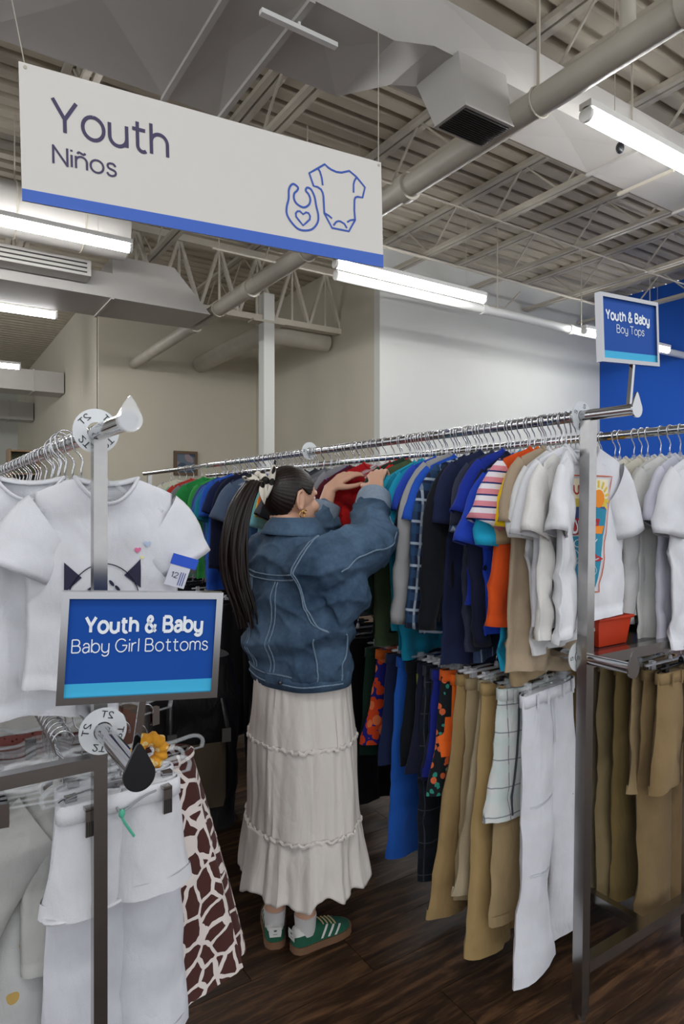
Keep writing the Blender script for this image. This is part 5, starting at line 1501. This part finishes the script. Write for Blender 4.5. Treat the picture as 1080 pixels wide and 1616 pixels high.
# hem band, tab with button, cuffs, collar
hb = MB()
rings = []
for z, g in ((.978, .0), (.976, .007), (.95, .007), (.923, .003), (.92, -.006)):
    rings.append((z, .198 + g, .146 + g, -.001, 0))
loft(hb, rings, 64, .9, False)
hbm = hb.mesh('hem_band', True)
displace(hbm, lambda co, n_: .006 * noise.noise(co * 9))
local(link('hem_band', hbm, M_denim, woman))
HBV = bvh_of(hbm)
def seam2(pts, r, m, name):
    out = []
    for p in spline(pts, 12):
        co, no, _, _ = HBV.find_nearest(p)
        if no.dot(p - V((WB.x, WB.y, p.z))) < 0: no = -no
        out.append(co + no * .001)
    local(MB().tube(out, r, 6).build(name, m, woman, True))
for z in (.97, .93):
    seam2([W(-.25 * math.cos(a), -.3 * math.sin(a), z) for a in [R(-100 + 25 * k) for k in range(9)]], .0026, M_stitch, 'hem_stitch')
tb = MB()
for s0 in (-.055,):
    pts = []
    for u in (0, 1):
        for v_ in (0, 1):
            pts.append(W(-.168, -.05 - .07 * u, .912 + .03 * v_))
tabp = [HBV.find_nearest(W(-.2, -.04 - .085 * u / 6, .934 + .034 * v_))[0] - WF * .005 - WS * (.004 * u / 6) for u in range(7) for v_ in (0, 1)]
tfs = [(2*i, 2*i+1, 2*i+3, 2*i+2) for i in range(6)]
o = local(MB().add(tabp, tfs).build('waist_tab', M_denim, woman)); so = o.modifiers.new('solid', 'SOLIDIFY'); so.thickness = .004
p_ = HBV.find_nearest(W(-.2, -.118, .95))[0] - WF * .007 - WS * .004
local(MB().ball(p_, (.008, .008, .008), 12, 8).build('button', mat('dark_metal', '#4a4a4e', .35, metal=.8), woman, True))
def cuff(c0, c1, r, name):
    d = (c1 - c0).normalized()
    local(MB().tube([c0 - d * .03, c0 - d * .03, c0 + d * .028, c0 + d * .028, c0 - d * .01], [r - .003, r + .005, r + .003, r - .006, r - .01], 22, caps=False).build(name, M_cuffi, woman, True))
cuff(cR, WR, .06, 'cuff'); cuff(cL, WL, .06, 'cuff')
def col(u, v_):
    a = R(-148 + 296 * u)
    K = [(.062, 1.43), (.066, 1.466), (.072, 1.47), (.092, 1.448), (.108, 1.418 - .012 * abs(2*u - 1))]
    k = v_ * 4; i = min(3, int(k)); t = k - i
    r = K[i][0] * (1 - t) + K[i+1][0] * t; z = K[i][1] * (1 - t) + K[i+1][1] * t
    return W(-.016 - r * math.cos(a) * 1.0, .02 - r * 1.1 * math.sin(a), z)
o = local(MB().grid(col, 48, 12).build('collar', M_denim, woman, True)); so = o.modifiers.new('solid', 'SOLIDIFY'); so.thickness = .004

# skirt in three gathered tiers
SKC = V((1.108, 1.938, 0))
def tier(z0, z1, r0, r1, amp0, amp1, nf, seed, rag=0.0):
    q = rnd(seed); ph = [q.uniform(0, 6) for _ in range(6)]
    def f(u, v_):
        a = 2 * PI * u
        a0 = a
        a = a + .22 * noise.noise(V((math.cos(a) * 2.2, math.sin(a) * 2.2, z0 * 5 + seed)))
        r = r0 + (r1 - r0) * v_ ** .9
        am = amp0 + (amp1 - amp0) * v_
        k = 1 + am * (.5 * math.sin(nf * a + ph[0] + .5 * v_) + .35 * math.sin((nf * 2 + 3) * a + ph[1] - .8 * v_) + .3 * math.sin((nf // 2) * a + ph[2]))
        k = 1 + (k - 1) * .62 + .07 * noise.noise(V((math.cos(a) * 2.6, math.sin(a) * 2.6, z0 * 9 - v_ * 1.2))) * (.3 + v_) + .018 * noise.noise(V((math.cos(a) * 14, math.sin(a) * 14, z0 * 9 - v_ * 2)))
        a = a0
        fl = .965 if rag else .94
        zz = z0 + (z1 - z0) * v_ + rag * v_ * (math.sin(nf * a + ph[3]) * .5 + math.sin((nf // 2 + 1) * a + ph[4]) * .5)
        return SKC + WF * (r * k * fl * math.sin(a)) + WS * (r * k * 1.04 * math.cos(a)) + V((0, 0, zz))
    return f
SK = [(.97, .735, .165, .186, .02, .045, 13, 3, 0), (.741, .452, .188, .200, .05, .055, 13, 4, 0), (.458, .266, .196, .224, .06, .11, 11, 6, .02)]
sk0 = None
for k, a in enumerate(SK):
    f = tier(*a[:6], a[6], a[7], a[8])
    o = local(MB().grid(f, 200, 26, True).build('skirt_tier' if k else 'skirt', M_skirt, woman, True))
    so = o.modifiers.new('solid', 'SOLIDIFY'); so.thickness = .002
    if k < 2:
        pts = []
        for j in range(200):
            p = f(j / 200, 1.0); c_ = p - SKC; c_.z = 0; c_.normalize()
            pts.append(p + c_ * .003 + V((0, 0, .004 * math.sin(j * 1.3) + .002 * math.sin(j * 2.9))))
        local(MB().tube(pts, .0042, 6, rb=.006, closed=True).build('ruffle', M_skirt, woman, True))

# shoes, socks
M_green = mat('green_suede', '#1f5a44', .85, vary=.12, vscale=60, bump=.2, bscale=400)
M_gum = mat('gum_sole', '#7a5a42', .6, vary=.06, vscale=30)
M_wleather = mat('white_leather', '#dadad6', .45)
M_lace = mat('lace_cord', '#cdb98a', .6)
ST_ = [(0, .010, .068), (.004, .019, .073), (.014, .029, .078), (.035, .034, .080), (.07, .035, .074), (.10, .037, .07), (.125, .040, .064), (.15, .043, .056), (.18, .043, .046), (.205, .037, .038), (.222, .025, .031), (.231, .006, .027)]
def shoe_pt(x, t, g=0.0):
    for (a, w0, h0), (b, w1, h1) in zip(ST_, ST_[1:]):
        if a <= x <= b:
            k = (x - a) / (b - a); wv = w0 + (w1 - w0) * k; h = h0 + (h1 - h0) * k; break
    wv += g; h += g
    a = PI * t
    c, s_ = math.cos(a), math.sin(a)
    return V((x, wv * math.copysign(abs(c) ** .75, c), .018 + (h - .018) * abs(s_) ** .8))
def shoe(heel, d, q):
    d = V((d.x, d.y, 0)).normalized(); l = V((-d.y, d.x, 0))
    Mx = Matrix(((d.x, l.x, 0, heel.x), (d.y, l.y, 0, heel.y), (0, 0, 1, 0), (0, 0, 0, 1)))
    g = lambda p: Mx @ p
    up = MB().grid(lambda u, v_: g(shoe_pt(.231 * v_ ** 1.0, u)), 22, 40)
    up.add([g(shoe_pt(0, k / 12)) for k in range(13)], [tuple(range(13))])
    sh = local(up.build('shoe', M_green, woman, True))
    ol = [(x - .002 if x == 0 else x + (.004 if x > .2 else 0), w_ + .004) for x, w_, h in ST_]
    poly = [V((x, w_, 0)) for x, w_ in ol] + [V((x, -w_, 0)) for x, w_ in reversed(ol)]
    k = len(poly)
    vs = [g(p + V((0, 0, 0))) for p in poly] + [g(p + V((0, 0, .024))) for p in poly]
    MB().add(vs, [tuple(range(k-1, -1, -1)), tuple(range(k, 2*k))] + [(i, (i+1) % k, (i+1) % k + k, i + k) for i in range(k)]).build('sole', M_gum, sh, True, 50)['label'] = 'brown gum sole'
    for sd in (0, 1):
        for j in range(3):
            x0 = .092 + j * .026
            def f(u, v_, x0=x0, sd=sd):
                t = .05 + .30 * v_
                return g(shoe_pt(x0 + .03 * v_ + .009 * u, t if sd == 0 else 1 - t, .0014))
            MB().grid(f, 3, 8).build('stripe', M_wleather, sh)['label'] = 'white side stripe'
    MB().grid(lambda u, v_: g(shoe_pt(.001 + .05 * v_ * (1 - .4 * abs(2*u - 1)), .2 + .6 * u, .0016)), 16, 8).build('heel_tab', M_wleather, sh, True)['label'] = 'white heel tab'
    def back(y, z): return g(V((-.003, y, z)))
    MB().add([back(-.019, .043), back(.019, .043), back(.022, .06), back(.019, .076), back(-.019, .076), back(-.022, .06)], [(0, 1, 2, 3, 4, 5)]).build('heel_tab', M_wleather, sh)
    for a in (-32, 0, 32):
        c_ = V((-.0038, .006 * math.sin(R(a)), .0600 + .005 * math.cos(R(a))))
        leaf = [V((0, math.sin(R(a)) * r - math.cos(R(a)) * w_, math.cos(R(a)) * r + math.sin(R(a)) * w_)) for r, w_ in ((-.004, 0), (0, .002), (.005, 0), (0, -.002))]
        MB().add([g(c_ + p) for p in leaf], [(0, 1, 2, 3)]).build('heel_emblem', M_dink, sh)
    MB().add([g(V((-.0038, y, z))) for y, z in ((-.006, .052), (.007, .052), (.007, .0535), (-.007, .0535))], [(0, 1, 2, 3)]).build('heel_emblem', M_dink, sh)
    for j in range(4):
        x = .112 + j * .016
        MB().tube([g(shoe_pt(x, t, .003)) for t in (.36, .43, .5, .57, .64)], .0026, 6).build('lace', M_lace, sh, True)
    return g
g1 = shoe(V((1.062, 1.925, 0)), V((.197, .004, 0)), -1)
g2 = shoe(V((1.020, 1.968, 0)), V((.42, .90, 0)), 1)
for an in (g1(V((.052, 0, 0))), g2(V((.052, 0, 0)))):
    local(MB().tube([an + V((0, 0, .05)), an + V((0, 0, .085)), an + V((0, 0, .112)), an + V((0, 0, .114))], [.034, .037, .039, .034], 20).build('sock', M_sock, woman, True))
